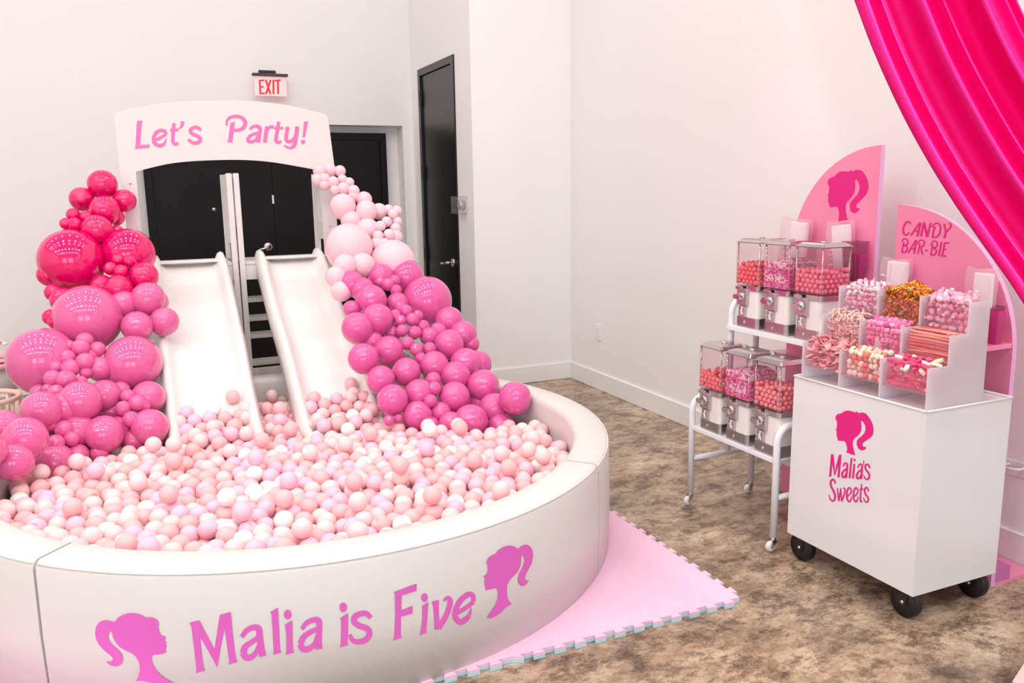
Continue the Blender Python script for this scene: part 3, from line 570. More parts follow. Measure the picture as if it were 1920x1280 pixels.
def settle():
    g = np.random.default_rng(5); pts = []; lim = RI-BR-0.004
    # a bed of balls and the visible layer on top, pushed apart until they only touch
    def scatter(n, z0, z1, rmin):
        out = []
        for _ in range(n*40):
            if len(out) >= n: break
            a = g.uniform(0, 2*math.pi); r_ = lim*math.sqrt(g.uniform()); q = np.array([PCX+r_*math.cos(a), PCY+r_*math.sin(a), g.uniform(z0, z1)])
            if all((q[0]-b[0])**2+(q[1]-b[1])**2 > rmin*rmin for b in out): out.append(q)
        return out
    low = scatter(900, 0.27, 0.285, 0.055); up = scatter(900, 0.33, 0.37, 0.053)
    p = np.array(low+up); nl = len(low); D = 2*BR*0.985
    for it in range(90):
        p[:, 2] -= 0.0012
        if it % 10 == 0:
            q_ = p.astype(np.float32); d2 = ((q_**2).sum(1)[:, None]+(q_**2).sum(1)[None, :]-2*q_@q_.T)
            I, J = np.where(np.triu(d2 < (D*1.5)**2, 1))
        d = p[I]-p[J]; dist = np.sqrt((d**2).sum(1)); h_ = dist < D; i, j = I[h_], J[h_]
        if len(i):
            v = d[h_]/np.maximum(dist[h_], 1e-6)[:, None]; push = (D-dist[h_])[:, None]*v*0.45
            np.add.at(p, i, push); np.add.at(p, j, -push)
        p[:, 2] = np.maximum(p[:, 2], 0.265)
        r_ = np.hypot(p[:, 0]-PCX, p[:, 1]-PCY); over = r_ > lim
        p[over, 0] = PCX+(p[over, 0]-PCX)*lim/r_[over]; p[over, 1] = PCY+(p[over, 1]-PCY)*lim/r_[over]
        for cx, hw in SLIDES:
            on = (np.abs(p[:, 0]-cx) < hw+BR) & (p[:, 1] > 3.80)
            for k in np.where(on)[0]:
                z = slide_z(min(p[k, 1], 5.2))
                if z is not None:
                    if p[k, 1] < 4.12 and abs(p[k, 0]-cx) < hw-0.05: p[k, 2] = max(p[k, 2], z+BR)
                    elif abs(p[k, 0]-cx) < hw+BR: p[k, 2] = min(p[k, 2], z-0.02-BR)
    return [Vector(q) for q in p]
balls = settle()
balls = [b for b in balls if all((b-c).length > r_+BR-0.006 for c, r_ in BALLOONS)]
def hand(px, py, z=None, y=None):
    return at(px, py, z=z, y=y)
for cx, hw in SLIDES:      # a few that lie on the run-out of the slides
    for (dx, y) in ((0.03, 4.10), (0.09, 4.02), (-0.02, 4.02), (0.10, 4.17), (-0.10, 3.94), (0.10, 3.93)):
        q = Vector((cx+dx, y, slide_z(y)+BR*1.18))
        if all((q-b).length > 2*BR*0.93 for b in balls): balls.append(q)
# a few lying loose on top of the others
top_ = []
for _ in range(600):
    if len(top_) > 46: break
    a = rng.uniform(0, 6.283); r_ = 1.05*math.sqrt(rng.random()); x, y = PCX+r_*math.cos(a), PCY+r_*math.sin(a)
    if any(abs(x-cx) < hw+0.05 and y > 3.7 for cx, hw in SLIDES): continue
    if any((Vector((x, y))-Vector((q.x, q.y))).length < 0.08 for q in top_): continue
    z = 0.30
    for b in balls:
        h2 = (2*BR*0.98)**2-(b.x-x)**2-(b.y-y)**2
        if h2 > 0: z = max(z, b.z+math.sqrt(h2))
    q = Vector((x, y, z))
    if z < 0.455 and all((q-c).length > r2+BR for c, r2 in BALLOONS): top_.append(q)
balls += top_
balls.sort(key=lambda b: (b-O).length - 2.2*b.z)
near, rest = [], []
for b in balls:
    (near if (b.z > 0.318 and len(near) < 290) else rest).append(b)
pick = lambda: rng.choices(range(4), [c[2] for c in BALLC])[0]
for b in near:
    k = pick(); dent = rng.random() < 0.09; o = link('pit_ball', ball_meshes[k][1 if dent else 0], None, b)
    o.rotation_euler = (rng.uniform(-0.7, 0.7), rng.uniform(-0.7, 0.7), rng.uniform(0, 6))
    rim = math.hypot(b.x-PCX, b.y-PCY) > RI-BR-0.05
    ang = math.degrees(math.atan2(b.y-PCY, b.x-PCX))
    zone = 'left' if b.x < 0.12 else ('right' if b.x > 0.95 else 'middle')
    place = ('against the rim, near %s' if rim else 'in the near %s, off the rim') % zone
    tag(o, ('dented ' if dent else 'round ')+BALLC[k][0]+' '+place, 'ball', ('dented ' if dent else 'round ')+BALLC[k][0]+'s '+place)
m = MB()
for b in rest: m.sphere(b, BR, 16, 10, pick())
tag(m.build('pit_ball_bed', ball_mats), 'mass of pale pink and white balls filling the far and lower ball pit', 'balls', kind='stuff')

# ------------------------------------------------------------------ foam mat
PINK_FOAM = mat('pink_foam', (244, 198, 222), rough=0.75, bump=0.25, bscale=160)
MINT_FOAM = mat('mint_foam', (176, 222, 228), rough=0.75)
fm = empty('foam_mat', (1.0, 3.0, 0), 'pink and mint puzzle foam mat under the ball pit', 'floor mat')
TS = 0.886; MX1, MY0 = 1.838-0.02, 2.148+0.02
def tile_outline():
    n = 24; p = TS/n; dpt = 0.018; pts = []
    for s_ in range(4):
        for k in range(n):
            a = k*p; out = (k % 2 == s_ % 2)
            e0, e1 = (0.16, 0.84) if out else (0.0, 1.0)
            if out: seq = [(a+p*0.12, 0), (a-p*0.05, dpt), (a+p*1.05, dpt), (a+p*0.88, 0)]
            else: seq = []
            if k == 0: seq = [(0, 0)]+[q for q in seq if q[0] > 0.0]
            for u, h in seq:
                u = min(max(u, 0.0 if h == 0 else -dpt*0), TS)
                pts.append({0: (u, -h), 1: (TS+h, u), 2: (TS-u, TS+h), 3: (-h, TS-u)}[s_])
    return pts
tl = tile_outline()
tm = MB(); tm.prism(tl, 0.001, 0.0115, 'z', 1); tm.prism(tl, 0.0115, MATZ, 'z', 0)
tile_me = tm.mesh('foam_tile', [PINK_FOAM, MINT_FOAM])
for i in range(3):
    for j in range(3):
        o = link('foam_tile', tile_me, fm); o.matrix_parent_inverse = Matrix.Identity(4); o.location = (MX1-(i+1)*TS-1.0+0.0002*i, MY0+j*TS-3.0, 0.0003*((i+j) % 2))

# ------------------------------------------------------------------ candy cart
CX0, CX1, CY0, CY1, CZ0, CZ1 = 2.232, 2.635, 1.802, 2.392, 0.10, 0.735
cc = empty('candy_cart', ((CX0+CX1)/2, (CY0+CY1)/2, 0), 'white acrylic candy cart on black casters with pink emblem and lettering', 'cart')
t = 0.006
MB().box(CX0, CX0+t, CY0, CY1, CZ0, CZ1).build('front_panel', WHITE_ACRYLIC, cc)
MB().box(CX1-t, CX1, CY0, CY1, CZ0, CZ1).build('back_panel', WHITE_ACRYLIC, cc)
for a in (CY0, CY1-t): MB().box(CX0+t, CX1-t, a, a+t, CZ0, CZ1).build('side_panel', WHITE_ACRYLIC, cc)
MB().box(CX0+t, CX1-t, CY0+t, CY1-t, CZ0+0.026, CZ0+0.026+t).build('bottom_panel', WHITE_ACRYLIC, cc)
MB().box(CX0+t, CX1-t, CY0+t, CY1-t, CZ1-0.012, CZ1-0.004).build('top_panel', WHITE_ACRYLIC, cc)
for pth in (((CX0-0.002, CY0, CZ1), (CX0-0.002, CY1, CZ1)), ((CX0, CY0-0.002, CZ1), (CX1, CY0-0.002, CZ1)), ((CX1, CY0, CZ1), (CX1, CY1, CZ1)), ((CX0, CY1, CZ1), (CX1, CY1, CZ1))):
    MB().tube(pth, 0.004, 8).build('rim', TRIM, cc)
for wx, wy in ((2.266, 1.852), (2.590, 1.852), (2.266, 2.338), (2.590, 2.338)):
    c = MB().box(wx-0.024, wx+0.024, wy-0.03, wy+0.03, 0.118, 0.1255).build('caster', BLACK_PLASTIC, cc)
    r_ = 0.055
    MB().lathe([(0.012, -0.017), (r_-0.012, -0.017), (r_-0.009, -0.012), (r_-0.002, -0.015), (r_, -0.009), (r_, 0.009), (r_-0.002, 0.015), (r_-0.009, 0.012), (r_-0.012, 0.017), (0.012, 0.017)], 32, axis='x', centre=(wx, wy, r_+0.001)).build('wheel', BLACK_RUBBER, c)
    for s_ in (-1, 1): MB().prism([(wy-0.024, 0.119), (wy+0.024, 0.119), (wy+0.015, 0.050), (wy, 0.040), (wy-0.015, 0.050)], wx+s_*0.020-0.0015, wx+s_*0.020+0.0015, 'x').build('fork_plate', BLACK_PLASTIC, c)
    MB().lathe([(0.006, -0.025), (0.007, 0.025), (0.003, 0.025)], 10, axis='x', centre=(wx, wy, r_+0.001)).build('axle', CHROME, c)
CSURF = lambda a, b: at(a, b, x=CX0-0.0012)
HEAD_CART = [(455, 1115), (490, 1090), (490, 1010), (465, 920), (430, 855), (265, 838), (260, 790), (235, 700), (235, 600), (215, 575), (240, 540), (245, 460), (245, 380), (205, 310), (225, 240), (270, 200), (340, 190), (420, 140), (500, 118), (600, 135), (690, 165), (722, 135), (760, 180), (850, 165), (930, 185), (990, 250), (1060, 350), (1110, 470), (1125, 600), (1110, 690), (1060, 760), (960, 830), (870, 890), (855, 940), (875, 985), (945, 1000), (930, 1040), (880, 1070), (820, 1075), (760, 1030), (720, 940), (720, 860), (750, 800), (830, 740), (900, 670), (935, 570), (915, 460), (870, 390), (835, 358), (820, 380), (832, 500), (820, 620), (770, 700), (660, 790), (625, 860), (625, 960), (650, 1070), (685, 1195), (560, 1155)]
write(Zoom(1550, 760, 12.8, CSURF), [[('p', HEAD_CART)]], PRINT_HOT, cc, 'emblem')
Z = Zoom(1540, 840, 10.667, CSURF)
write(Z, [[S((48, 42, 42), (215, 122), (195, 345), (174, 570)), S((40, 38, 8), (222, 130), (245, 350), (262, 545)), S((40, 38, 8), (372, 132), (320, 330), (262, 545)), S((46, 42, 42), (378, 130), (360, 350), (340, 582))],
  [S((26, 38, 42), (437, 372), (455, 312), (492, 298), (516, 335), (510, 450), (493, 596)), S((30, 36, 40), (505, 410), (445, 450), (412, 520)), S((40, 34, 28), (412, 520), (425, 575), (460, 575), (502, 500))],
  [S((34, 38, 42), (602, 192), (582, 400), (562, 602))],
  [('d', (662, 236), 18, 32), S((34, 38, 42), (657, 310), (645, 450), (630, 605))],
  [S((26, 38, 42), (728, 392), (748, 336), (786, 320), (812, 352), (808, 470), (793, 616)), S((30, 36, 40), (800, 432), (738, 474), (702, 550)), S((40, 34, 28), (702, 550), (716, 604), (756, 598), (798, 520))],
  [S((16, 20, 8), (849, 240), (846, 300), (848, 350))],
  [S((30, 36, 38), (970, 404), (948, 342), (908, 324), (876, 366), (892, 430), (930, 475)), S((38, 36, 18), (930, 475), (958, 530), (950, 595), (910, 624), (870, 600), (844, 536))],
  [S((30, 38, 40), (279, 712), (262, 648), (222, 624), (184, 675), (196, 765), (240, 850)), S((40, 38, 18), (240, 850), (272, 940), (262, 1025), (215, 1052), (172, 1000), (152, 930))],
  [S((24, 26, 28), (320, 795), (333, 930), (348, 1060)), S((24, 26, 22), (348, 1060), (368, 930), (388, 798)), S((24, 26, 28), (384, 798), (394, 930), (406, 1060)), S((26, 28, 26), (406, 1060), (446, 950), (470, 860), (458, 800), (432, 800))],
  [S((26, 28, 30), (512, 968), (560, 925), (602, 872)), S((30, 34, 34), (602, 872), (580, 802), (545, 795), (514, 860), (508, 970), (526, 1045)), S((34, 32, 10), (526, 1045), (556, 1068), (588, 1030), (602, 955))],
  [S((26, 28, 30), (644, 976), (692, 932), (734, 880)), S((30, 34, 34), (734, 880), (714, 804), (680, 796), (648, 862), (640, 975), (658, 1048)), S((34, 32, 10), (658, 1048), (690, 1070), (722, 1030), (734, 955))],
  [S((22, 32, 28), (804, 712), (790, 850), (780, 980), (786, 1070), (814, 1056)), S(40, (764, 828), (830, 814))],
  [S((30, 34, 36), (942, 866), (922, 802), (890, 788), (862, 838), (880, 915), (912, 955)), S((36, 34, 18), (912, 955), (938, 1005), (928, 1060), (895, 1075), (862, 1050), (842, 988))]], PRINT_HOT, cc)

# ------------------------------------------------------------------ candy display with nine bins
cdp = empty('candy_display', (2.37, 2.085, CZ1), 'stepped white acrylic display of nine candy bins on the cart', 'candy display')
FROST = clear('frosted_acrylic', (250, 246, 250), 0.05, 0.80, (246, 242, 246))
FROST2 = clear('lightly_frosted_acrylic', (255, 236, 240), 0.05, 0.18, (255, 236, 240))
zb = CZ1-0.003
prof = [(2.239, zb), (2.237, 0.872), (2.326, 0.872), (2.325, 0.970), (2.405, 0.970), (2.403, 1.072), (2.497, 1.072), (2.500, zb)]
DIVY = (1.812, 1.998, 2.178, 2.360)
for yv in DIVY: MB().prism(prof, yv-0.003, yv+0.003, 'y').build('divider', FROST, cdp)
MB().box(2.494, 2.499, DIVY[0]+0.003, DIVY[3]-0.003, zb, 1.07).build('back_panel', FROST, cdp)
TIER = ((2.250, 2.326, 0.786, 0.872), (2.336, 2.405, 0.868, 0.970), (2.415, 2.494, 0.965, 1.072))
for (x0, x1, z0, z1) in TIER:
    for a, b in zip(DIVY, DIVY[1:]):
        MB().box(x0, x1+0.004, a+0.0035, b-0.0035, z0-0.005, z0).build('bin_floor', FROST2, cdp)
        MB().box(x0-0.004, x0, a+0.0035, b-0.0035, z0-0.005, z1-0.018).build('bin_front', clear('bin_clear', (255, 244, 248), 0.04, 0.05), cdp)
# --- candy kinds
def cmat(n, c, **k): return mat('candy_'+n, c, rough=k.pop('rough', 0.45), spec=0.35, **k)
def me_belt(seed, mt):
    g = random.Random(seed); m = MB(); n = 12; v = []; f = []; ph = g.uniform(0, 6); L_ = 0.062
    for i in range(n+1):
        t_ = i/n; y = (t_-0.5)*L_; z = 0.007*math.sin(t_*7+ph); x = 0.006*math.cos(t_*6+ph)
        v += [(x-0.011, y, z), (x+0.011, y, z+0.003), (x+0.011, y, z+0.0055), (x-0.011, y, z+0.0025)]
    for i in range(n):
        for k in range(4): f.append((i*4+k, i*4+(k+1) % 4, (i+1)*4+(k+1) % 4, (i+1)*4+k))
    f += [(3, 2, 1, 0), (n*4, n*4+1, n*4+2, n*4+3)]
    m.add(v, f, 0, True); return m.mesh('candy_belt', mt)
def me_disc(mt): return MB().lathe([(0.001, -0.006), (0.0085, -0.006), (0.0105, -0.003), (0.0105, 0.003), (0.0085, 0.006), (0.001, 0.006)], 14).mesh('gummy_disc', mt)
def me_heart(mt):
    pts = [(0.014*math.sin(a)**3*1.0, 0.0125*(13*math.cos(a)-5*math.cos(2*a)-2*math.cos(3*a)-math.cos(4*a))/16) for a in [2*math.pi*k/22 for k in range(22)]]
    return MB().prism(pts, -0.004, 0.004, 'z').mesh('gummy_heart', mt)
def me_leaf(mt):
    pts = catmull([(-0.019, 0.0), (-0.008, 0.008), (0.006, 0.0085), (0.018, 0.003), (0.019, -0.003), (0.004, -0.006), (-0.010, -0.005)], 3, True)
    return MB().prism(pts, -0.0045, 0.0045, 'z').mesh('gummy_fish', mt)
def me_pretzel(mt):
    m = MB(); pts = catmull([(0, -0.010, 0), (0.012, -0.004, 0.002), (0.014, 0.006, 0), (0.006, 0.011, 0.001), (0.0, 0.003, 0.004), (-0.008, -0.009, 0.006), (0.0, -0.0105, 0.002), (0.008, -0.009, 0.006), (0.0, 0.003, 0.006), (-0.006, 0.011, 0.001), (-0.014, 0.006, 0), (-0.012, -0.004, 0.002)], 3, True)
    m.tube(pts, 0.0036, 7, closed=True); return m.mesh('pretzel', mt)
def me_cube(mt): return MB().box(-0.0088, 0.0088, -0.0078, 0.0078, -0.0072, 0.0072, bev=0.003).mesh('candy_cube', mt)
def me_rope(seed, mt):
    g = random.Random(seed); a, b = g.uniform(-0.004, 0.004), g.uniform(-0.004, 0.004); n = 9
    m = MB(); m.tube([(a*math.sin(3*i/n), (i/n-0.5)*0.158, b*math.sin(2.4*i/n+1)) for i in range(n+1)], 0.0042, 7); return m.mesh('licorice_rope', mt)
def me_wrap(mt, s_=1.0):
    m = MB(); prof_ = [(0.001, -0.020), (0.0075, -0.019), (0.0025, -0.012), (0.0080, -0.009), (0.0098, -0.004), (0.0098, 0.004), (0.0080, 0.009), (0.0025, 0.012), (0.0075, 0.019), (0.001, 0.020)]
    m.lathe([(a*s_, b*s_) for a, b in prof_], 9, axis='y'); return m.mesh('wrapped_taffy', mt)
C_BELT = cmat('sour_belt', (252, 172, 176), rough=0.6, var=0.12, vscale=40)
C_PEACH = cmat('peach_gummy', (248, 140, 120)); C_CREAM = cmat('cream_gummy', (252, 232, 200)); C_WHITEG = cmat('white_gummy', (254, 244, 232))
C_ROSE = cmat('rose_gummy', (238, 88, 138)); C_ROSE2 = cmat('pale_rose_gummy', (244, 140, 160))
C_PRETZ = cmat('pink_yogurt_coating', (242, 202, 192))
C_CUBE = cmat('pink_chew', (246, 128, 182)); C_CUBE2 = cmat('light_pink_chew', (250, 172, 206))
C_ROPE = cmat('salmon_licorice', (252, 160, 150), rough=0.35); C_ROPE2 = cmat('dark_salmon_licorice', (236, 112, 108), rough=0.35)
C_TAF = cmat('pale_pink_wrapper', (255, 218, 228), rough=0.25); C_TAF2 = cmat('white_wrapper', (255, 240, 244), rough=0.25); C_TAF3 = cmat('pink_wrapper', (252, 182, 206), rough=0.25)
VARIANT = {}
KIND = {
 'belt': ([me_belt(k, C_BELT) for k in range(5)], 'candy_belt', 'pink sour candy belt heaped in the front left bin', 'candy', 'sour belts in the front left bin'),
 'disc': ([me_disc(C_PEACH), me_disc(C_CREAM), me_disc(C_WHITEG)], 'gummy_disc', 'peach or cream round gummy in the front middle bin', 'candy', 'round gummies in the front middle bin'),
 'heart': ([me_heart(C_ROSE), me_heart(C_ROSE2), me_leaf(C_CREAM), me_leaf(C_ROSE), me_leaf(C_WHITEG)], 'gummy_candy', 'rose or cream gummy in the front right bin', 'candy', 'gummies in the front right bin'),
 'pretzel': ([me_pretzel(C_PRETZ)], 'candy_pretzel', 'pink coated pretzel twist in the middle left bin', 'pretzel', 'pretzels in the middle left bin'),
 'cube': ([me_cube(C_CUBE), me_cube(C_CUBE), me_cube(C_CUBE2)], 'candy_cube', 'bright pink chewy candy cube in the central bin', 'candy', 'cubes in the central bin'),
 'rope': ([me_rope(k, C_ROPE if k % 3 else C_ROPE2) for k in range(6)], 'licorice_rope', 'salmon pink licorice rope in the middle right bin', 'candy', 'ropes in the middle right bin'),
 'taffy': ([me_wrap(C_TAF, 0.85), me_wrap(C_TAF2, 0.85), me_wrap(C_TAF3, 0.85)], 'wrapped_candy', 'small pale pink wrapped candy in the back left bin', 'candy', 'wrapped candies in the back left bin'),
 'foil': ([me_wrap(C_TAF3, 1.0), me_wrap(C_TAF3, 1.0), me_wrap(C_TAF, 1.0)], 'wrapped_candy', 'larger pink wrapped taffy in the back right bin', 'candy', 'wrapped taffies in the back right bin')}
for kd, names in (('disc', ('peach orange round gummy', 'cream coloured round gummy', 'white round gummy')), ('heart', ('bright rose heart gummy', 'pale rose heart gummy', 'cream long gummy', 'bright rose long gummy', 'white long gummy')), ('cube', ('bright pink chewy candy cube', None, 'light pink chewy candy cube')), ('taffy', ('small pale pink wrapped candy', 'small white wrapped candy', 'small pink wrapped candy')), ('foil', ('larger pink wrapped taffy', None, 'larger pale pink wrapped taffy'))):
    where = KIND[kd][2].split(' in the ')[1]
    for me_, nme in zip(KIND[kd][0], names): VARIANT[me_.name] = (nme or names[0])+' in the '+where
def heap(kind, col, tier, ny, nx, nz, size, flat=False, mound=0.012, weights=None):
    meshes, nm, lab, cat_, grp = KIND[kind]; x0, x1, z0, z1 = TIER[tier]; y0, y1 = DIVY[2-col]+0.006, DIVY[3-col]-0.006
    x1 -= 0.004
    for k in range(nz):
        for i in range(nx):
            for j in range(ny):
                if 0 < i < nx-1 and k < nz-1: continue
                if i == nx-1 and k < nz-2: continue
                a = size*0.5
                x = x0+a+(x1-x0-2*a)*((i+0.5*(k % 2))/max(1, nx-0.5)) + rng.uniform(-0.1, 0.1)*size
                y = y0+a+(y1-y0-2*a)*((j+0.5*((k+i) % 2))/max(1, ny-0.5)) + rng.uniform(-0.2, 0.2)*size
                z = z0+a*0.8+(z1-z0-a)*(k/max(1, nz-1))*0.98+(mound*(i/max(1, nx-1)) if k == nz-1 else 0) + rng.uniform(-0.08, 0.08)*size
                x = min(max(x, x0+a), x1-a*0.9); y = min(max(y, y0+a), y1-a)
                me = rng.choices(meshes, weights)[0] if weights else rng.choice(meshes)
                if callable(weights): pass
                o = link(nm, me, None, (x, y, z)); lb = VARIANT.get(me.name, lab); tag(o, lb, cat_, lb.replace(' in the ', 's in the ', 1))
                o.rotation_euler = (rng.uniform(-0.6, 0.6), rng.uniform(-0.6, 0.6), rng.uniform(0, 6)) if flat else (rng.uniform(0, 6), rng.uniform(0, 6), rng.uniform(0, 6))
def ropes():
    meshes, nm, lab, cat_, grp = KIND['rope']; x0, x1, z0, z1 = TIER[1]; y0, y1 = DIVY[0]+0.006, DIVY[1]-0.006
    for k in range(9):
        for i in range(6):
            if 1 < i and k < 7: continue
            o = link(nm, rng.choice(meshes), None, (x0+0.008+i*0.0105+(k % 2)*0.005, (y0+y1)/2+rng.uniform(-0.005, 0.005), z0+0.008+k*0.0106+rng.uniform(-0.001, 0.001)+(0.006 if k > 6 and i > 1 else 0)))
            o.rotation_euler = (rng.uniform(-0.05, 0.05), rng.uniform(0, 6.2), rng.uniform(-0.05, 0.05)); tag(o, lab, cat_, grp)
heap('belt', 0, 0, 5, 3, 7, 0.026, True, 0.012)
heap('disc', 1, 0, 7, 3, 5, 0.022, False, 0.012, [0.42, 0.33, 0.25])
heap('heart', 2, 0, 6, 3, 6, 0.024, True, 0.014, [0.34, 0.12, 0.16, 0.26, 0.12])
heap('pretzel', 0, 1, 6, 3, 5, 0.026, False, 0.014)
heap('cube', 1, 1, 8, 3, 6, 0.019, False, 0.012)
ropes()
heap('taffy', 0, 2, 6, 4, 6, 0.022, False, 0.02)
heap('foil', 2, 2, 6, 4, 5, 0.026, False, 0.016)
# tiny gold wrapped candies in the back middle bin
gm = [cmat('gold_foil', (232, 150, 50), rough=0.25, metal=0.35), cmat('orange_foil', (224, 104, 40), rough=0.25, metal=0.3), cmat('olive_foil', (150, 140, 50), rough=0.3, metal=0.3), cmat('brown_foil', (120, 60, 40), rough=0.3), cmat('yellow_foil', (246, 208, 100), rough=0.25)]
m = MB(); x0, x1, z0, z1 = TIER[2]; y0, y1 = DIVY[1]+0.006, DIVY[2]-0.006
for k in range(900):
    onfront = k < 380
    x = x0+0.005+rng.random()*0.010 if onfront else rng.uniform(x0+0.006, x1-0.006); y = rng.uniform(y0+0.006, y1-0.006)
    z = rng.uniform(z0+0.004, z1) if onfront else z1-0.004+rng.random()*0.012+0.028*max(0, 1-abs(y-(y0+y1)/2)/0.09)*((x-x0)/(x1-x0)+0.25)
    s_ = rng.uniform(0.0036, 0.0062); a = rng.uniform(0, 6); ca, sa = math.cos(a), math.sin(a)
    v = [(x+ca*p_-sa*q_, y+sa*p_+ca*q_, z+h_+0.5*p_) for p_, q_, h_ in ((-s_*1.5, 0, 0), (0, -s_*0.8, 0), (s_*1.5, 0, 0), (0, s_*0.8, 0), (0, 0, s_), (0, 0, -s_))]
    m.add(v, [(0, 1, 4), (1, 2, 4), (2, 3, 4), (3, 0, 4), (1, 0, 5), (2, 1, 5), (3, 2, 5), (0, 3, 5)], rng.choices(range(5), [0.36, 0.28, 0.13, 0.10, 0.13])[0])
m.box(x0+0.018, x1-0.002, y0+0.004, y1-0.004, z0+0.001, z1-0.006, 1)
tag(m.build('gold_candy_heap', gm), 'heap of tiny gold and orange wrapped candies in the back middle bin', 'candy', kind='stuff')
# scoops
def scoop(tip, top, label, wd=0.012):
    a, b = Vector(tip), Vector(top); e_ = empty('candy_scoop', a, label, 'scoop', 'clear scoops in the candy bins')
    dv = b-a; side = Vector((0, 1, 0)); nrm = dv.cross(side).normalized()
    m = MB(); v = []; f = []; n = 9
    for i in range(n+1):
        p = a+dv*(0.25+0.75*i/n)
        ww = wd*(1 if i < n-1 else (0.8 if i == n-1 else 0.3))
        for s1, s2 in ((-1, -0.35), (-0.6, 0.1), (0.6, 0.1), (1, -0.35), (1, -0.15), (0.6, 0.3), (-0.6, 0.3), (-1, -0.15)): v.append(p+side*ww*s1+nrm*ww*s2)
    for i in range(n):
        for k in range(8): f.append((i*8+k, i*8+(k+1) % 8, (i+1)*8+(k+1) % 8, (i+1)*8+k))
    f += [tuple(range(8)), tuple(n*8+k for k in range(8))]
    m.add(v, f); m.build('handle', clear('scoop_plastic', (255, 250, 252), 0.25, 0.16), e_)
    m = MB(); v = []; f = []; n = 8; q = 9
    for i in range(n+1):
        p = a+dv*0.32*i/n; rr = wd*1.5*math.sin(math.pi*(0.25+0.5*i/n))
        for k in range(q):
            th = math.pi*k/(q-1); v.append(p+side*rr*math.cos(th)-nrm*rr*math.sin(th))
    for i in range(n):
        for k in range(q-1): f.append((i*q+k, i*q+k+1, (i+1)*q+k+1, (i+1)*q+k))
    m.add(v, f, 0, True); m.build('bowl', MATS['scoop_plastic'], e_)
scoop((2.262, 2.055, 0.82), (2.275, 2.05, 0.93), 'clear plastic scoop standing in the front middle bin')
scoop((2.35, 2.235, 0.895), (2.36, 2.225, 0.985), 'clear plastic scoop standing in the middle left bin', 0.016)
scoop((2.37, 1.85, 0.92), (2.342, 1.835, 0.985), 'clear plastic scoop standing beside the licorice ropes', 0.008)
scoop((2.46, 2.13, 1.05), (2.475, 2.12, 1.17), 'clear plastic scoop standing behind the gold candies')
scoop((2.47, 2.20, 1.05), (2.485, 2.205, 1.165), 'clear plastic scoop standing behind the pale wrapped candies', 0.006)
scoop((2.44, 1.85, 1.02), (2.425, 1.84, 1.085), 'clear plastic scoop standing in the back right bin', 0.012)

# ------------------------------------------------------------------ gumball machine stand
POWDER = mat('white_powder_coat', (238, 238, 242), rough=0.35)
sd = empty('machine_stand', (2.39, 2.735, 0), 'white two-tier tubular stand on small casters for the gumball machines', 'stand')
SY0, SY1 = 2.452, 3.008; XF, XM, XB = 2.216, 2.42, 2.565; TR = 0.0145
def bend(p, q, r_, n=5):   # corner from up to back
    return [(p[0]+r_-r_*math.cos(R(90)*k/n), p[1], p[2]-r_+r_*math.sin(R(90)*k/n)) for k in range(n+1)]
for yy in (SY0, SY1):
    nm_ = 'side_frame'
    fr = MB()
    fr.tube([(XF, yy, 0.062)]+bend((XF, yy, 0.515), None, 0.06)+[(XM, yy, 0.515)], TR, 12)
    fr.tube([(XM, yy, 0.235)]+[(XM, yy, 0.60)]+bend((XM, yy, 0.945), None, 0.06)+[(XB-0.05, yy, 0.945), (XB-0.012, yy, 0.925), (XB, yy, 0.88), (XB, yy, 0.062)], TR, 12)
    fr.tube([(XF, yy, 0.225), (XB, yy, 0.225)], TR*0.85, 8)
    fr.build(nm_, POWDER, sd)
    for xx in (XF, XB):
        c = MB().lathe([(0.006, 0.044), (0.012, 0.046), (0.012, 0.062), (0.004, 0.062)], 12, centre=(xx, yy, 0)).build('caster', CHROME, sd)
        cx = xx-0.012
        MB().lathe([(0.005, -0.010), (0.019, -0.010), (0.022, -0.005), (0.022, 0.005), (0.019, 0.010), (0.005, 0.010)], 24, axis='y', centre=(cx, yy, 0.0225)).build('wheel', WHITE_PLASTIC, c)
        for s_ in (-1, 1): MB().prism([(xx-0.012, 0.05), (xx+0.012, 0.05), (cx+0.008, 0.022), (cx, 0.016), (cx-0.008, 0.022)], yy+s_*0.0125-0.001, yy+s_*0.0125+0.001, 'y').build('fork_plate', CHROME, c)
MB().box(XF-0.008, XF+0.014, SY0, SY1, 0.366, 0.384, bev=0.002).build('shelf_rail', POWDER, sd)
MB().box(XF+0.014, XM+0.01, SY0, SY1, 0.376, 0.383).build('shelf', POWDER, sd)
MB().box(XM-0.03, XM-0.008, SY0, SY1, 0.812, 0.834, bev=0.002).build('shelf_rail', POWDER, sd)
MB().box(XM-0.008, XB+0.01, SY0, SY1, 0.825, 0.833).build('shelf', POWDER, sd)
MB().box(XB-0.012, XB+0.010, SY0, SY1, 0.215, 0.235).build('rear_rail', POWDER, sd)

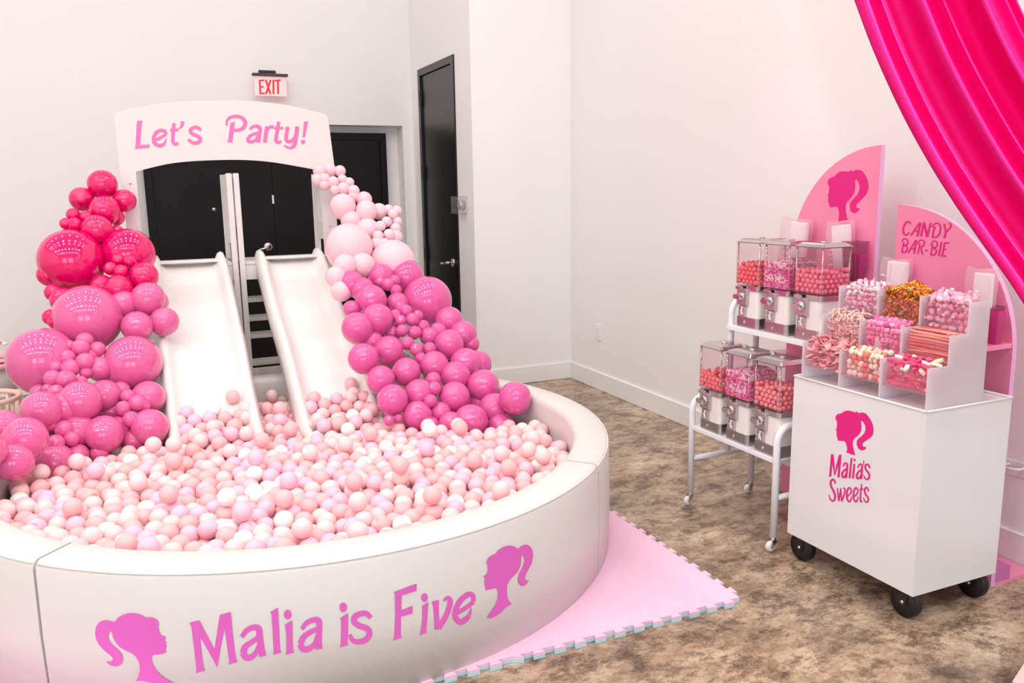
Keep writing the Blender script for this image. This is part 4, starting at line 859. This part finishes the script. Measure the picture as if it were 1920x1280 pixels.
# ------------------------------------------------------------------ gumball machines
BODY_WHITE = mat('machine_body_white', (240, 234, 230), rough=0.25, coat=0.3)
CAN = clear('machine_canister', (252, 244, 246), 0.08, 0.03)
CHROME_PINK = mat('chrome_reflective', (206, 194, 198), rough=0.34, metal=1.0)
def machine(x, y, z, label):
    w = 0.158; h = w/2
    e_ = empty('gumball_machine', (x+h, y, z), label, 'gumball machine', 'gumball machines on the white stand')
    def B(mb, name, mt, par=None): return mb.build(name, mt, par or e_)
    xa, xb, ya, yb_ = x, x+w, y-h, y+h; i_ = 0.006
    B(MB().rbox(xa+i_, xb-i_, ya+i_, yb_-i_, z, z+0.046, 0.018), 'base', STEEL)
    B(MB().lathe([(0.006, -0.004), (0.0075, 0.0), (0.002, 0.0)], 12, axis='x', centre=(xa+i_, y+0.01, z+0.024)), 'base_lock', CHROME)
    B(MB().rbox(xa+i_+0.003, xb-i_-0.003, ya+i_+0.003, yb_-i_-0.003, z+0.046, z+0.165, 0.018), 'body', BODY_WHITE)
    B(MB().rbox(xa+i_-0.002, xb-i_+0.002, ya+i_-0.002, yb_-i_+0.002, z+0.165, z+0.186, 0.018), 'collar', CHROME)
    # coin mechanism
    cy = y+0.022
    c = B(MB().box(xa-0.006, xa+0.010, cy-0.034, cy+0.034, z+0.098, z+0.172, bev=0.004), 'coin_mechanism', CHROME_PINK)
    B(MB().lathe([(0.020, -0.006), (0.022, 0.001), (0.006, 0.001)], 20, axis='x', centre=(xa-0.006, cy, z+0.136)), 'dial', CHROME, c)
    B(MB().box(xa-0.014, xa-0.005, cy-0.006, cy+0.034, z+0.168, z+0.184, bev=0.002), 'coin_slot', CHROME, c)
    k = MB(); k.tube([(xa-0.010, cy, z+0.136), (xa-0.026, cy, z+0.136)], 0.006, 10); k.prism([(cy-0.022, z+0.126), (cy-0.014, z+0.147), (cy+0.014, z+0.150), (cy+0.024, z+0.139), (cy+0.016, z+0.129)], xa-0.036, xa-0.025, 'x'); B(k, 'handle', CHROME, c)
    # chute flap with raised figure
    d_ = B(MB().box(xa-0.004, xa+0.010, cy-0.020, cy+0.020, z+0.046, z+0.096, bev=0.003), 'chute_flap', CHROME_PINK)
    fg = MB(); fx = xa-0.0045
    fg.tube([(fx, cy-0.004, z+0.086), (fx, cy-0.001, z+0.072), (fx, cy+0.005, z+0.056)], 0.003, 6); fg.tube([(fx, cy-0.001, z+0.072), (fx, cy-0.010, z+0.056)], 0.003, 6); fg.tube([(fx, cy-0.002, z+0.078), (fx, cy+0.009, z+0.074)], 0.0025, 6); fg.sphere((fx, cy-0.005, z+0.089), 0.0045, 8, 6)
    B(fg, 'raised_figure', TRIM, d_)
    # canister
    can = MB()
    can.rbox(xa, xb, ya, yb_, z+0.190, z+0.373, 0.014)
    B(can, 'canister', CAN)
    for (rx, ry) in ((xa+0.009, ya+0.009), (xa+0.009, yb_-0.009), (xb-0.009, ya+0.009)):
        B(MB().tube([(rx, ry, z+0.192), (rx, ry, z+0.371)], 0.0032, 8), 'rod', CHROME)
    bm = bmesh.new(); bmesh.ops.create_cube(bm, size=1)
    for v in bm.verts:
        tp = 0.5 if v.co.z < 0 else 0.38
        v.co = Vector(((xa+xb)/2+v.co.x*2*tp*(w+0.008), y+v.co.y*2*tp*(w+0.008), z+0.373+(0.0 if v.co.z < 0 else 0.018)))
    bmesh.ops.bevel(bm, geom=bm.edges[:], offset=0.005, segments=2, affect='EDGES')
    ld = B(MB().bm(bm), 'lid', CHROME)
    B(MB().lathe([(0.012, 0.0), (0.012, 0.005), (0.006, 0.007), (0.001, 0.007)], 14, centre=((xa+xb)/2, y, z+0.390)), 'lid_lock', CHROME, ld)
    return xa, xb, ya, yb_, z+0.190
GUM = {'coral': mat('coral_gumball', (255, 112, 124), rough=0.3, coat=0.3), 'rose': mat('rose_gumball', (252, 124, 152), rough=0.3, coat=0.3), 'salmon': mat('salmon_gumball', (252, 142, 150), rough=0.3, coat=0.3)}
GR = 0.0106
gum_me = {k: MB().sphere((0, 0, 0), GR, 14, 9).mesh('gumball', m_) for k, m_ in GUM.items()}
def fill_gum(ext, kind, top, label, group, limit=74):
    xa, xb, ya, yb_, z0 = ext; pts = []; a = GR+0.004; pitch = 2*GR*1.02
    nx = int((xb-xa-2*a)/pitch)+1; ny = int((yb_-ya-2*a)/pitch)+1; nz = int(top/(pitch*0.88))
    for k in range(nz):
        for i in range(nx):
            for j in range(ny):
                ox = 0.25*pitch*(1 if k % 2 else -1)
                x = xa+a+(xb-xa-2*a)*(i/(nx-1)) ; y = ya+a+(yb_-ya-2*a)*(j/(ny-1))
                if 0 < j < ny-1: y += ox
                if 0 < i < nx-1: x += ox
                bump = 0.012*math.sin(i*1.3+1)*math.cos(j*0.9) if k == nz-1 else 0
                if k == nz-1 and rng.random() < 0.25: continue
                shell = i == 0 or j == 0 or k >= nz-1 or j == ny-1
                if not shell: continue
                pts.append((x+rng.uniform(-1, 1)*0.0012, y+rng.uniform(-1, 1)*0.0012, z0+GR+0.002+k*pitch*0.88+bump*0.4, (i == 0)*2+(j == 0)*1.5+(k >= nz-1)*1.2+k*0.01))
    pts.sort(key=lambda p: -p[3]); me = gum_me[kind]
    for p in pts[:limit]: tag(link('gumball', me, None, p[:3]), label, 'gumball', group)
    m = MB()
    for p in pts[limit:]: m.sphere(p[:3], GR, 12, 8)
    if pts[limit:]: tag(m.build('gumball_fill', GUM[kind]), 'rest of the '+group, 'gumballs', kind='stuff')
PEARL = [mat('pink_pearl', (240, 110, 170), rough=0.3), mat('magenta_pearl', (214, 50, 150), rough=0.3), mat('white_pearl', (250, 226, 232), rough=0.3), mat('light_pink_pearl', (248, 160, 196), rough=0.3)]
def fill_pearl(ext, top, label):
    xa, xb, ya, yb_, z0 = ext; m = MB(); r_ = 0.0047; a = r_+0.003; pitch = 2*r_*1.02
    nx = int((xb-xa-2*a)/pitch)+1; nz = int(top/(pitch*0.88))
    for k in range(nz):
        for i in range(nx):
            for j in range(nx):
                if not (i == 0 or j == 0 or k >= nz-2 or j == nx-1): continue
                y = ya+a+(yb_-ya-2*a)*j/(nx-1); x = xa+a+(xb-xa-2*a)*i/(nx-1)
                if k % 2: y += (pitch*0.5 if 0 < j < nx-1 else 0)
                hump = 0.014*math.sin(3.1*j/(nx-1))*min(1, i/5) if k >= nz-2 else 0
                band = (k >= nz-3) or (0.22*nz < k < 0.5*nz and abs(j/(nx-1)-0.5) < 0.36)
                white = rng.random() < (0.5 if band else 0.07)
                m.sphere((x, y, z0+r_+0.002+k*pitch*0.88+hump), r_*0.98, 10, 7, 2 if white else rng.choices((0, 1, 3), (0.5, 0.25, 0.25))[0])
    tag(m.build('pearl_candy', PEARL), label, 'candy', kind='stuff')
MY = (2.893, 2.712, 2.530); LZ, UZ = 0.384, 0.834
e0 = machine(2.216, MY[0], LZ, 'gumball machine with coral gumballs, far end of the lower shelf'); fill_gum(e0, 'coral', 0.088, 'coral gumball in the far lower machine', 'coral gumballs in the far lower machine')
e1 = machine(2.216, MY[1], LZ, 'gumball machine with pink and white pearl candy, middle of the lower shelf'); fill_pearl(e1, 0.118, 'pink and white pearl candy filling the middle lower machine')
e2 = machine(2.216, MY[2], LZ, 'gumball machine with salmon gumballs beside the cart on the lower shelf'); fill_gum(e2, 'salmon', 0.098, 'salmon pink gumball in the lower machine beside the cart', 'salmon gumballs in the lower machine beside the cart')
e3 = machine(2.402, MY[0], UZ, 'gumball machine with coral gumballs, far end of the upper shelf'); fill_gum(e3, 'coral', 0.098, 'coral gumball in the far upper machine', 'coral gumballs in the far upper machine')
e4 = machine(2.402, MY[1], UZ, 'gumball machine with pink and white pearl candy, middle of the upper shelf'); fill_pearl(e4, 0.118, 'pink and white pearl candy filling the middle upper machine')
e5 = machine(2.402, MY[2], UZ, 'gumball machine packed with rose gumballs, near end of the upper shelf'); fill_gum(e5, 'rose', 0.108, 'rose gumball in the near upper machine', 'rose gumballs in the near upper machine')

# ------------------------------------------------------------------ pink display panels
PX0 = 2.712; PT = 0.022
p1 = empty('display_panel', (PX0, 2.73, 0), 'tall pink quarter-arch display panel with dark pink ponytail emblem', 'display panel')
Y1R, Y1L, H1, R1 = 2.487, 2.968, 1.602, 0.481
pts = [(Y1R, 0.0), (Y1R, H1)]+[(Y1R+R1*math.sin(R(a)), H1-R1+R1*math.cos(R(a))) for a in range(5, 91, 5)]+[(Y1L, 0.0)]
MB().prism(pts, PX0, PX0+PT, 'x', 0, 1).build('panel', [PANEL_PINK, PANEL_EDGE], p1)
for sz, dp in ((1.062, 0.11), (0.70, 0.11)):
    MB().box(PX0-dp, PX0-0.0005, Y1R+0.005, Y1L-0.005, sz-0.016, sz, bev=0.002).build('shelf', PANEL_PINK, p1)
for bz in (0.012,): MB().box(PX0+PT, PX0+0.22, Y1R, Y1L, 0.0, 0.02).build('base', PANEL_PINK, p1)
HEAD_PANEL = [(405, 1175), (425, 1040), (425, 960), (410, 900), (380, 858), (255, 872), (245, 830), (222, 750), (228, 690), (213, 655), (225, 630), (242, 570), (245, 490), (210, 425), (220, 370), (270, 325), (330, 305), (400, 240), (460, 205), (620, 212), (640, 175), (670, 212), (720, 185), (780, 178), (840, 195), (900, 260), (950, 360), (965, 480), (955, 560), (920, 640), (840, 720), (760, 800), (738, 840), (755, 890), (808, 890), (790, 930), (740, 970), (690, 980), (640, 940), (620, 860), (630, 790), (680, 720), (760, 640), (800, 560), (805, 470), (770, 380), (735, 350), (718, 370), (720, 500), (705, 600), (640, 700), (560, 780), (545, 850), (545, 950), (600, 1175)]
PSURF = lambda a, b: at(a, b, x=PX0-0.0012)
write(Zoom(1530, 300, 9.846, PSURF), [[('p', HEAD_PANEL)]], PRINT_HOT, p1, 'emblem')
p2 = empty('display_panel', (PX0, 2.13, 0), 'pink quarter-arch display panel with dark pink candy bar lettering', 'display panel')
Y2L, Y2R, H2, R2 = 2.388, 1.868, 1.369, 0.520
pts = [(Y2L, 0.0), (Y2L, H2)]+[(Y2L-R2*math.sin(R(a)), H2-R2+R2*math.cos(R(a))) for a in range(5, 91, 5)]+[(Y2R, 0.0)]
MB().prism(pts, PX0, PX0+PT, 'x', 0, 1).build('panel', [PANEL_PINK, PANEL_EDGE], p2)
MB().box(PX0-0.13, PX0-0.0005, Y2R+0.003, Y2R+0.21, 0.885, 0.902, bev=0.002).build('shelf', PANEL_PINK, p2)
MB().box(PX0-0.10, PX0-0.0005, Y2L-0.13, Y2L-0.003, 0.984, 1.0, bev=0.002).build('shelf', PANEL_PINK, p2)
MB().box(PX0+PT, XR-0.02, Y2R, Y2L, 0.0, 0.012).build('base', PANEL_PINK, p2)
MB().box(PX0+PT, PX0+0.10, Y2R, Y2R+0.10, 0.012, 0.065).build('foot_block', mat('magenta_acrylic', (206, 110, 176), rough=0.25, coat=0.3), p2)
Z = Zoom(1670, 400, 12.8, PSURF)
b34 = 34
write(Z, [[S((34, 42, 44), (486, 252), (432, 198), (370, 215), (315, 310), (296, 410)), S((44, 42, 30), (296, 410), (322, 495), (386, 512), (446, 445))],
  [S(40, (478, 532), (690, 228)), S(46, (716, 220), (640, 548)), S(28, (575, 422), (665, 422))],
  [S(46, (724, 552), (796, 215)), S(52, (800, 215), (868, 562)), S(42, (872, 562), (956, 225))],
  [S(38, (1060, 308), (996, 565)), S((24, 34, 36), (988, 345), (1015, 278), (1090, 234), (1165, 258), (1196, 345)), S((36, 36, 36), (1196, 345), (1170, 470), (1100, 562), (985, 568))],
  [S(46, (1282, 245), (1322, 440)), S((28, 36, 34), (1390, 250), (1436, 250), (1432, 330), (1330, 440)), S(46, (1326, 415), (1280, 596))],
  [S(32, (312, 690), (268, 925)), S((22, 32, 32), (264, 692), (298, 622), (358, 606), (406, 650), (398, 730), (308, 770)), S((30, 34, 34), (308, 770), (388, 798), (392, 870), (345, 928), (258, 930))],
  [S(34, (416, 948), (602, 640)), S(38, (618, 636), (555, 962)), S(26, (492, 842), (585, 846))],
  [S(32, (702, 716), (646, 972)), S((22, 32, 32), (650, 742), (682, 662), (748, 636), (802, 680), (788, 770), (698, 815)), S(34, (716, 812), (762, 985))],
  [S(34, (824, 886), (886, 886))],
  [S(32, (1008, 738), (960, 990)), S((22, 32, 32), (955, 772), (990, 690), (1050, 660), (1112, 702), (1102, 790), (1000, 830)), S((30, 34, 34), (1000, 830), (1082, 862), (1088, 935), (1040, 992), (952, 992))],
  [S(40, (1220, 680), (1150, 1022))],
  [S(42, (1300, 690), (1230, 1020)), S(34, (1292, 704), (1406, 706)), S(28, (1268, 860), (1342, 862)), S(34, (1208, 1012), (1332, 1022))]], PRINT_HOT, p2)

# ------------------------------------------------------------------ bags and cups on the panels' shelves
PAPER = mat('white_paper', (252, 248, 246), rough=0.6)
def bag(x, y, z, w_, h_, dpt, label, tilt=0.0, paper=0.55):
    e_ = empty('candy_bag', (x, y, z), label, 'candy bag', 'clear candy bags by the display panels')
    e_.rotation_euler = (tilt, 0, 0)
    m = MB(); v = []; f = []; n = 8
    for i in range(n+1):
        t_ = i/n; ww = w_*(0.44+0.02*math.sin(t_*9)+0.06*t_); dd = dpt*(0.5-0.30*t_**3); zz = h_*t_
        for a, b in ((-1, -1), (-0.4, -1.1), (0.4, -1.1), (1, -1), (1, 1), (0.4, 1.1), (-0.4, 1.1), (-1, 1)): v.append((b*dd*(1+0.12*math.sin(7*a+9*t_)), a*ww, zz+(0.006*math.sin(5*a+2) if i == n else 0)))
    for i in range(n):
        for k in range(8): f.append((i*8+k, i*8+(k+1) % 8, (i+1)*8+(k+1) % 8, (i+1)*8+k))
    f += [tuple(range(8)), tuple(n*8+k for k in range(8))]
    m.add(v, f, 0, False); m.build('film', CLEAR_BAG, e_, (0, 0, 0)).matrix_parent_inverse = Matrix.Identity(4)
    g = MB(); g.box(-dpt*0.10, dpt*0.26, -w_*0.40, w_*(-0.40+0.80*paper), h_*0.04, h_*0.93, bev=0.005); g.build('paper_insert', PAPER, e_, (0, 0, 0))
    c = MB()
    for k in range(14): c.sphere((rng.uniform(-0.3, 0.3)*dpt, w_*(-0.42+0.84*paper)+rng.random()*w_*0.84*(1-paper), h_*(0.1+0.55*rng.random())), 0.009, 7, 5, rng.randrange(2), (1.2, 1, 0.6))
    c.build('candy_filling', [C_TAF, C_TAF3], e_, (0, 0, 0))['kind'] = 'stuff'
bag(2.655, 2.885, 1.0625, 0.155, 0.245, 0.06, 'clear bag of pale candy standing behind the upper gumball machines', 0.05, 0.75)
bag(2.66, 2.60, 1.0625, 0.115, 0.24, 0.06, 'white paper bag standing below the ponytail emblem', -0.12, 1.0)
bag(2.66, 2.33, 1.0005, 0.115, 0.165, 0.06, 'clear bag with white paper behind the bins beside the lettering panel', 0.0, 0.95)
bag(2.652, 1.962, 0.908, 0.105, 0.25, 0.04, 'clear bag of pale candy behind the right end of the bins', 0.0, 0.85)
def cup(x, y, z, r0, r1, h_, mt, label):
    m = MB(); v = []; f = []; n = 4
    for zz, rr in ((0, r0), (h_, r1), (h_, r1-0.003), (0.004, r0-0.003)):
        for a in range(4): v.append((rr*(1 if a in (0, 3) else -1), rr*(1 if a in (0, 1) else -1), zz))
    for i in range(3):
        for k in range(4): f.append((i*4+k, i*4+(k+1) % 4, (i+1)*4+(k+1) % 4, (i+1)*4+k))
    f += [(3, 2, 1, 0), (12, 13, 14, 15)]
    m.add(v, f); o = m.build('treat_box', mt, None, (x, y, z)); tag(o, label, 'box'); return o
cup(2.655, 2.535, 1.0625, 0.028, 0.038, 0.16, CLEAR_PINK, 'clear lilac pink treat box on the shelf by the white paper bag')
cup(2.66, 2.505+0.01, 1.0625+0.0, 0.010, 0.024, 0.11, CLEAR_MAGENTA, 'clear magenta treat box tucked against the tall panel edge')
cup(2.652, 1.962, 0.9025, 0.048, 0.056, 0.125, CLEAR_PINK, 'clear pale pink treat box on the low shelf right of the bins')
cup(2.65, 1.893, 0.9025, 0.014, 0.020, 0.115, CLEAR_MAGENTA, 'clear magenta treat box at the outer end of the low shelf')
# clear wall cup holder seen behind the cart
hq = empty('wall_hook', (XR, 2.28, 0.5), 'white loop hook on the right wall behind the cart', 'hook')
hp = at(1900, 880, x=XR-0.02)
MB().tube(catmull([(XR, hp.y+0.03, hp.z+0.01), (XR-0.04, hp.y+0.03, hp.z+0.012), (XR-0.055, hp.y, hp.z+0.012), (XR-0.04, hp.y-0.03, hp.z+0.012), (XR, hp.y-0.03, hp.z+0.01)], 5), 0.005, 8).build('loop', WHITE_PLASTIC, hq)
MB().box(XR-0.004, XR, hp.y-0.045, hp.y+0.045, hp.z-0.03, hp.z+0.03, bev=0.0015).build('backplate', WHITE_PLASTIC, hq)

# ------------------------------------------------------------------ satin drape
EA = [(1330, -1980), (1350, -1300), (1400, -760), (1460, -430), (1520, -220), (1570, -90), (1603, 0), (1640, 98), (1690, 208), (1740, 300), (1790, 380), (1840, 452), (1890, 522), (1930, 582), (1990, 660), (2060, 735), (2150, 790), (2260, 815)]
EB = [(1590, -1980), (1610, -1330), (1660, -800), (1720, -470), (1790, -260), (1860, -110), (1907, 0), (1960, 105), (2020, 200), (2080, 290), (2140, 370), (2190, 440), (2240, 510), (2270, 570), (2290, 640), (2300, 700), (2300, 755), (2300, 800)]
nvis = 15; XD = [2.16]*4+[2.16-0.30*k/11 for k in range(12)]+[2.30, 2.90]
ea, eb = catmull([(*p, x) for p, x in zip(EA, XD)], 6), catmull([(*p, x) for p, x in zip(EB, XD)], 6); n = len(ea); q = 96; v = []; f = []
for i in range(n):
    t_ = (i-24)/66; gather = 1.0 if i < 84 else max(0.25, 1-(i-84)/22)     # hangs from the ceiling, tied back at the wall
    for j in range(q+1):
        s_ = j/q
        u = (1-s_)*ea[i][0]+s_*eb[i][0]; w_ = (1-s_)*ea[i][1]+s_*eb[i][1]; xx = ea[i][2]
        ph = s_*2*math.pi
        amp = 0.042*min(1, 0.2+s_*4)*gather
        fold = amp*(math.sin(2.6*ph-2.1+0.5*t_)+0.30*math.sin(5.2*ph-2.9+0.9*t_)+0.10*math.sin(1.3*ph+2*t_))
        p_ = at(u, w_, x=min(xx-0.03+fold-0.05*s_*gather, XR-0.01)); p_.z = min(p_.z, ZC-0.01); v.append(p_)
for i in range(n-1):
    for j in range(q): f.append((i*(q+1)+j, i*(q+1)+j+1, (i+1)*(q+1)+j+1, (i+1)*(q+1)+j))
m = MB(); m.add(v, f, 0, True); dr = m.build('satin_drape', SATIN)
so = dr.modifiers.new('thickness', 'SOLIDIFY'); so.thickness = 0.0025
tag(dr, 'hot pink satin drape swept down across the upper right corner', 'curtain')

# ------------------------------------------------------------------ far left: small table, chair, decorations
tb = empty('kids_table', (-0.98, 5.55, 0), 'low white table with pink top at the left edge behind the balloons', 'table')
MB().lathe([(0.001, 0.50), (0.285, 0.50), (0.29, 0.508), (0.29, 0.525), (0.28, 0.53), (0.001, 0.53)], 40, centre=(-0.98, 5.55, 0)).build('tabletop', mat('pink_tabletop', (250, 190, 196), rough=0.4), tb)
MB().lathe([(0.001, 0.36), (0.255, 0.36), (0.262, 0.365), (0.262, 0.495), (0.255, 0.5), (0.001, 0.5)], 40, centre=(-0.98, 5.55, 0)).build('apron', WHITE_WOOD, tb)
for a in (30, 120, 210, 300): MB().tube([(-0.98+0.21*math.cos(R(a)), 5.55+0.21*math.sin(R(a)), 0.37), (-0.98+0.24*math.cos(R(a)), 5.55+0.24*math.sin(R(a)), 0.0)], [0.018, 0.013], 10).build('leg', WHITE_WOOD, tb)
pl = MB().lathe([(0.001, 0.531), (0.06, 0.531), (0.085, 0.541), (0.088, 0.544), (0.06, 0.536), (0.001, 0.535)], 30, centre=(-0.83, 5.42, 0)).build('plate', mat('pink_plate', (248, 170, 180), rough=0.3)); tag(pl, 'pale pink plate on the low table', 'plate')
pb = empty('flower_arrangement', (-0.86, 5.52, 0.53), 'small bunch of coral and white flowers on the low table', 'flowers')
MB().lathe([(0.001, 0.531), (0.03, 0.531), (0.04, 0.58), (0.03, 0.6), (0.001, 0.6)], 18, centre=(-0.86, 5.52, 0)).build('vase', mat('coral_vase', (246, 120, 130), rough=0.3), pb)
FLM = [mat('coral_petals', (248, 110, 126), rough=0.6), mat('pink_petals', (250, 170, 180), rough=0.6), mat('white_petals', (250, 242, 238), rough=0.6)]
for k in range(15):
    a = k*2.4; r_ = 0.02+0.06*math.sqrt(k/15); m = MB(); c = (-0.86+r_*math.cos(a), 5.52+r_*math.sin(a), 0.615+0.035*(1-r_/0.09)+rng.uniform(-0.01, 0.01))
    for i in range(6): b = i*1.047; m.sphere((c[0]+0.011*math.cos(b), c[1]+0.011*math.sin(b), c[2]), 0.010, 8, 6, 0, (1, 1, 0.6))
    m.sphere((c[0], c[1], c[2]+0.005), 0.009, 8, 6); m.build('blossom', FLM[(0, 1, 0, 2, 1)[k % 5]], pb)
ch = empty('tub_chair', (-0.83, 4.95, 0), 'small pale pink round-backed slatted chair at the left edge', 'chair')
CH = mat('pale_pink_painted_wood', (240, 206, 194), rough=0.45); ccx, ccy = -0.86, 4.97
MB().tube([(ccx+0.19*math.cos(R(a)), ccy+0.19*math.sin(R(a)), 0.42) for a in range(-140, 131, 10)], 0.014, 10).build('back_rail', CH, ch)
MB().lathe([(0.001, 0.24), (0.185, 0.24), (0.19, 0.25), (0.185, 0.265), (0.001, 0.265)], 36, centre=(ccx, ccy, 0)).build('seat', CH, ch)
for a in range(-130, 131, 26): MB().tube([(ccx+0.17*math.cos(R(a)), ccy+0.17*math.sin(R(a)), 0.262), (ccx+0.19*math.cos(R(a)), ccy+0.19*math.sin(R(a)), 0.415)], 0.009, 8).build('spindle', CH, ch)
for a in (45, 135, 225, 315): MB().tube([(ccx+0.14*math.cos(R(a)), ccy+0.14*math.sin(R(a)), 0.245), (ccx+0.17*math.cos(R(a)), ccy+0.17*math.sin(R(a)), 0.0)], [0.015, 0.011], 10).build('leg', CH, ch)

# pale pink rug corner at the lower right
rug = MB().prism([(2.215, 1.432), (2.50, 1.545), (2.62, 1.25), (2.34, 1.12)], 0.001, 0.012, 'z').build('pink_rug', mat('pale_pink_pile', (246, 208, 206), rough=0.9, bump=0.4, bscale=300))
tag(rug, 'corner of a pale pink rug at the lower right edge', 'rug')

# ------------------------------------------------------------------ ceiling lamps (rows above the room)
LAMP = mat('lamp_housing', (235, 235, 235), rough=0.4)
for ly, pw in ((5.95, 16), (4.25, 17), (3.4, 20), (1.5, 50), (-0.6, 60)):  # farthest row is added to brighten the return and back walls
    for k in range(9):
        lx = -5.0+k*0.95
        e_ = empty('ceiling_lamp', (lx, ly, ZC), 'round white ceiling lamp in an unseen row above the room', 'lamp', 'ceiling lamps in rows')
        MB().lathe([(0.105, ZC-0.06), (0.115, ZC-0.055), (0.115, ZC-0.0005), (0.02, ZC-0.0005)], 24, centre=(lx, ly, 0)).build('housing', LAMP, e_)
        l = area('lamp_light', (0, 0, -0.066), (0, 0, 0), 0.12, 0.12, pw*0.95, (1.0, 0.95, 0.905), 'DISK'); l.parent = e_
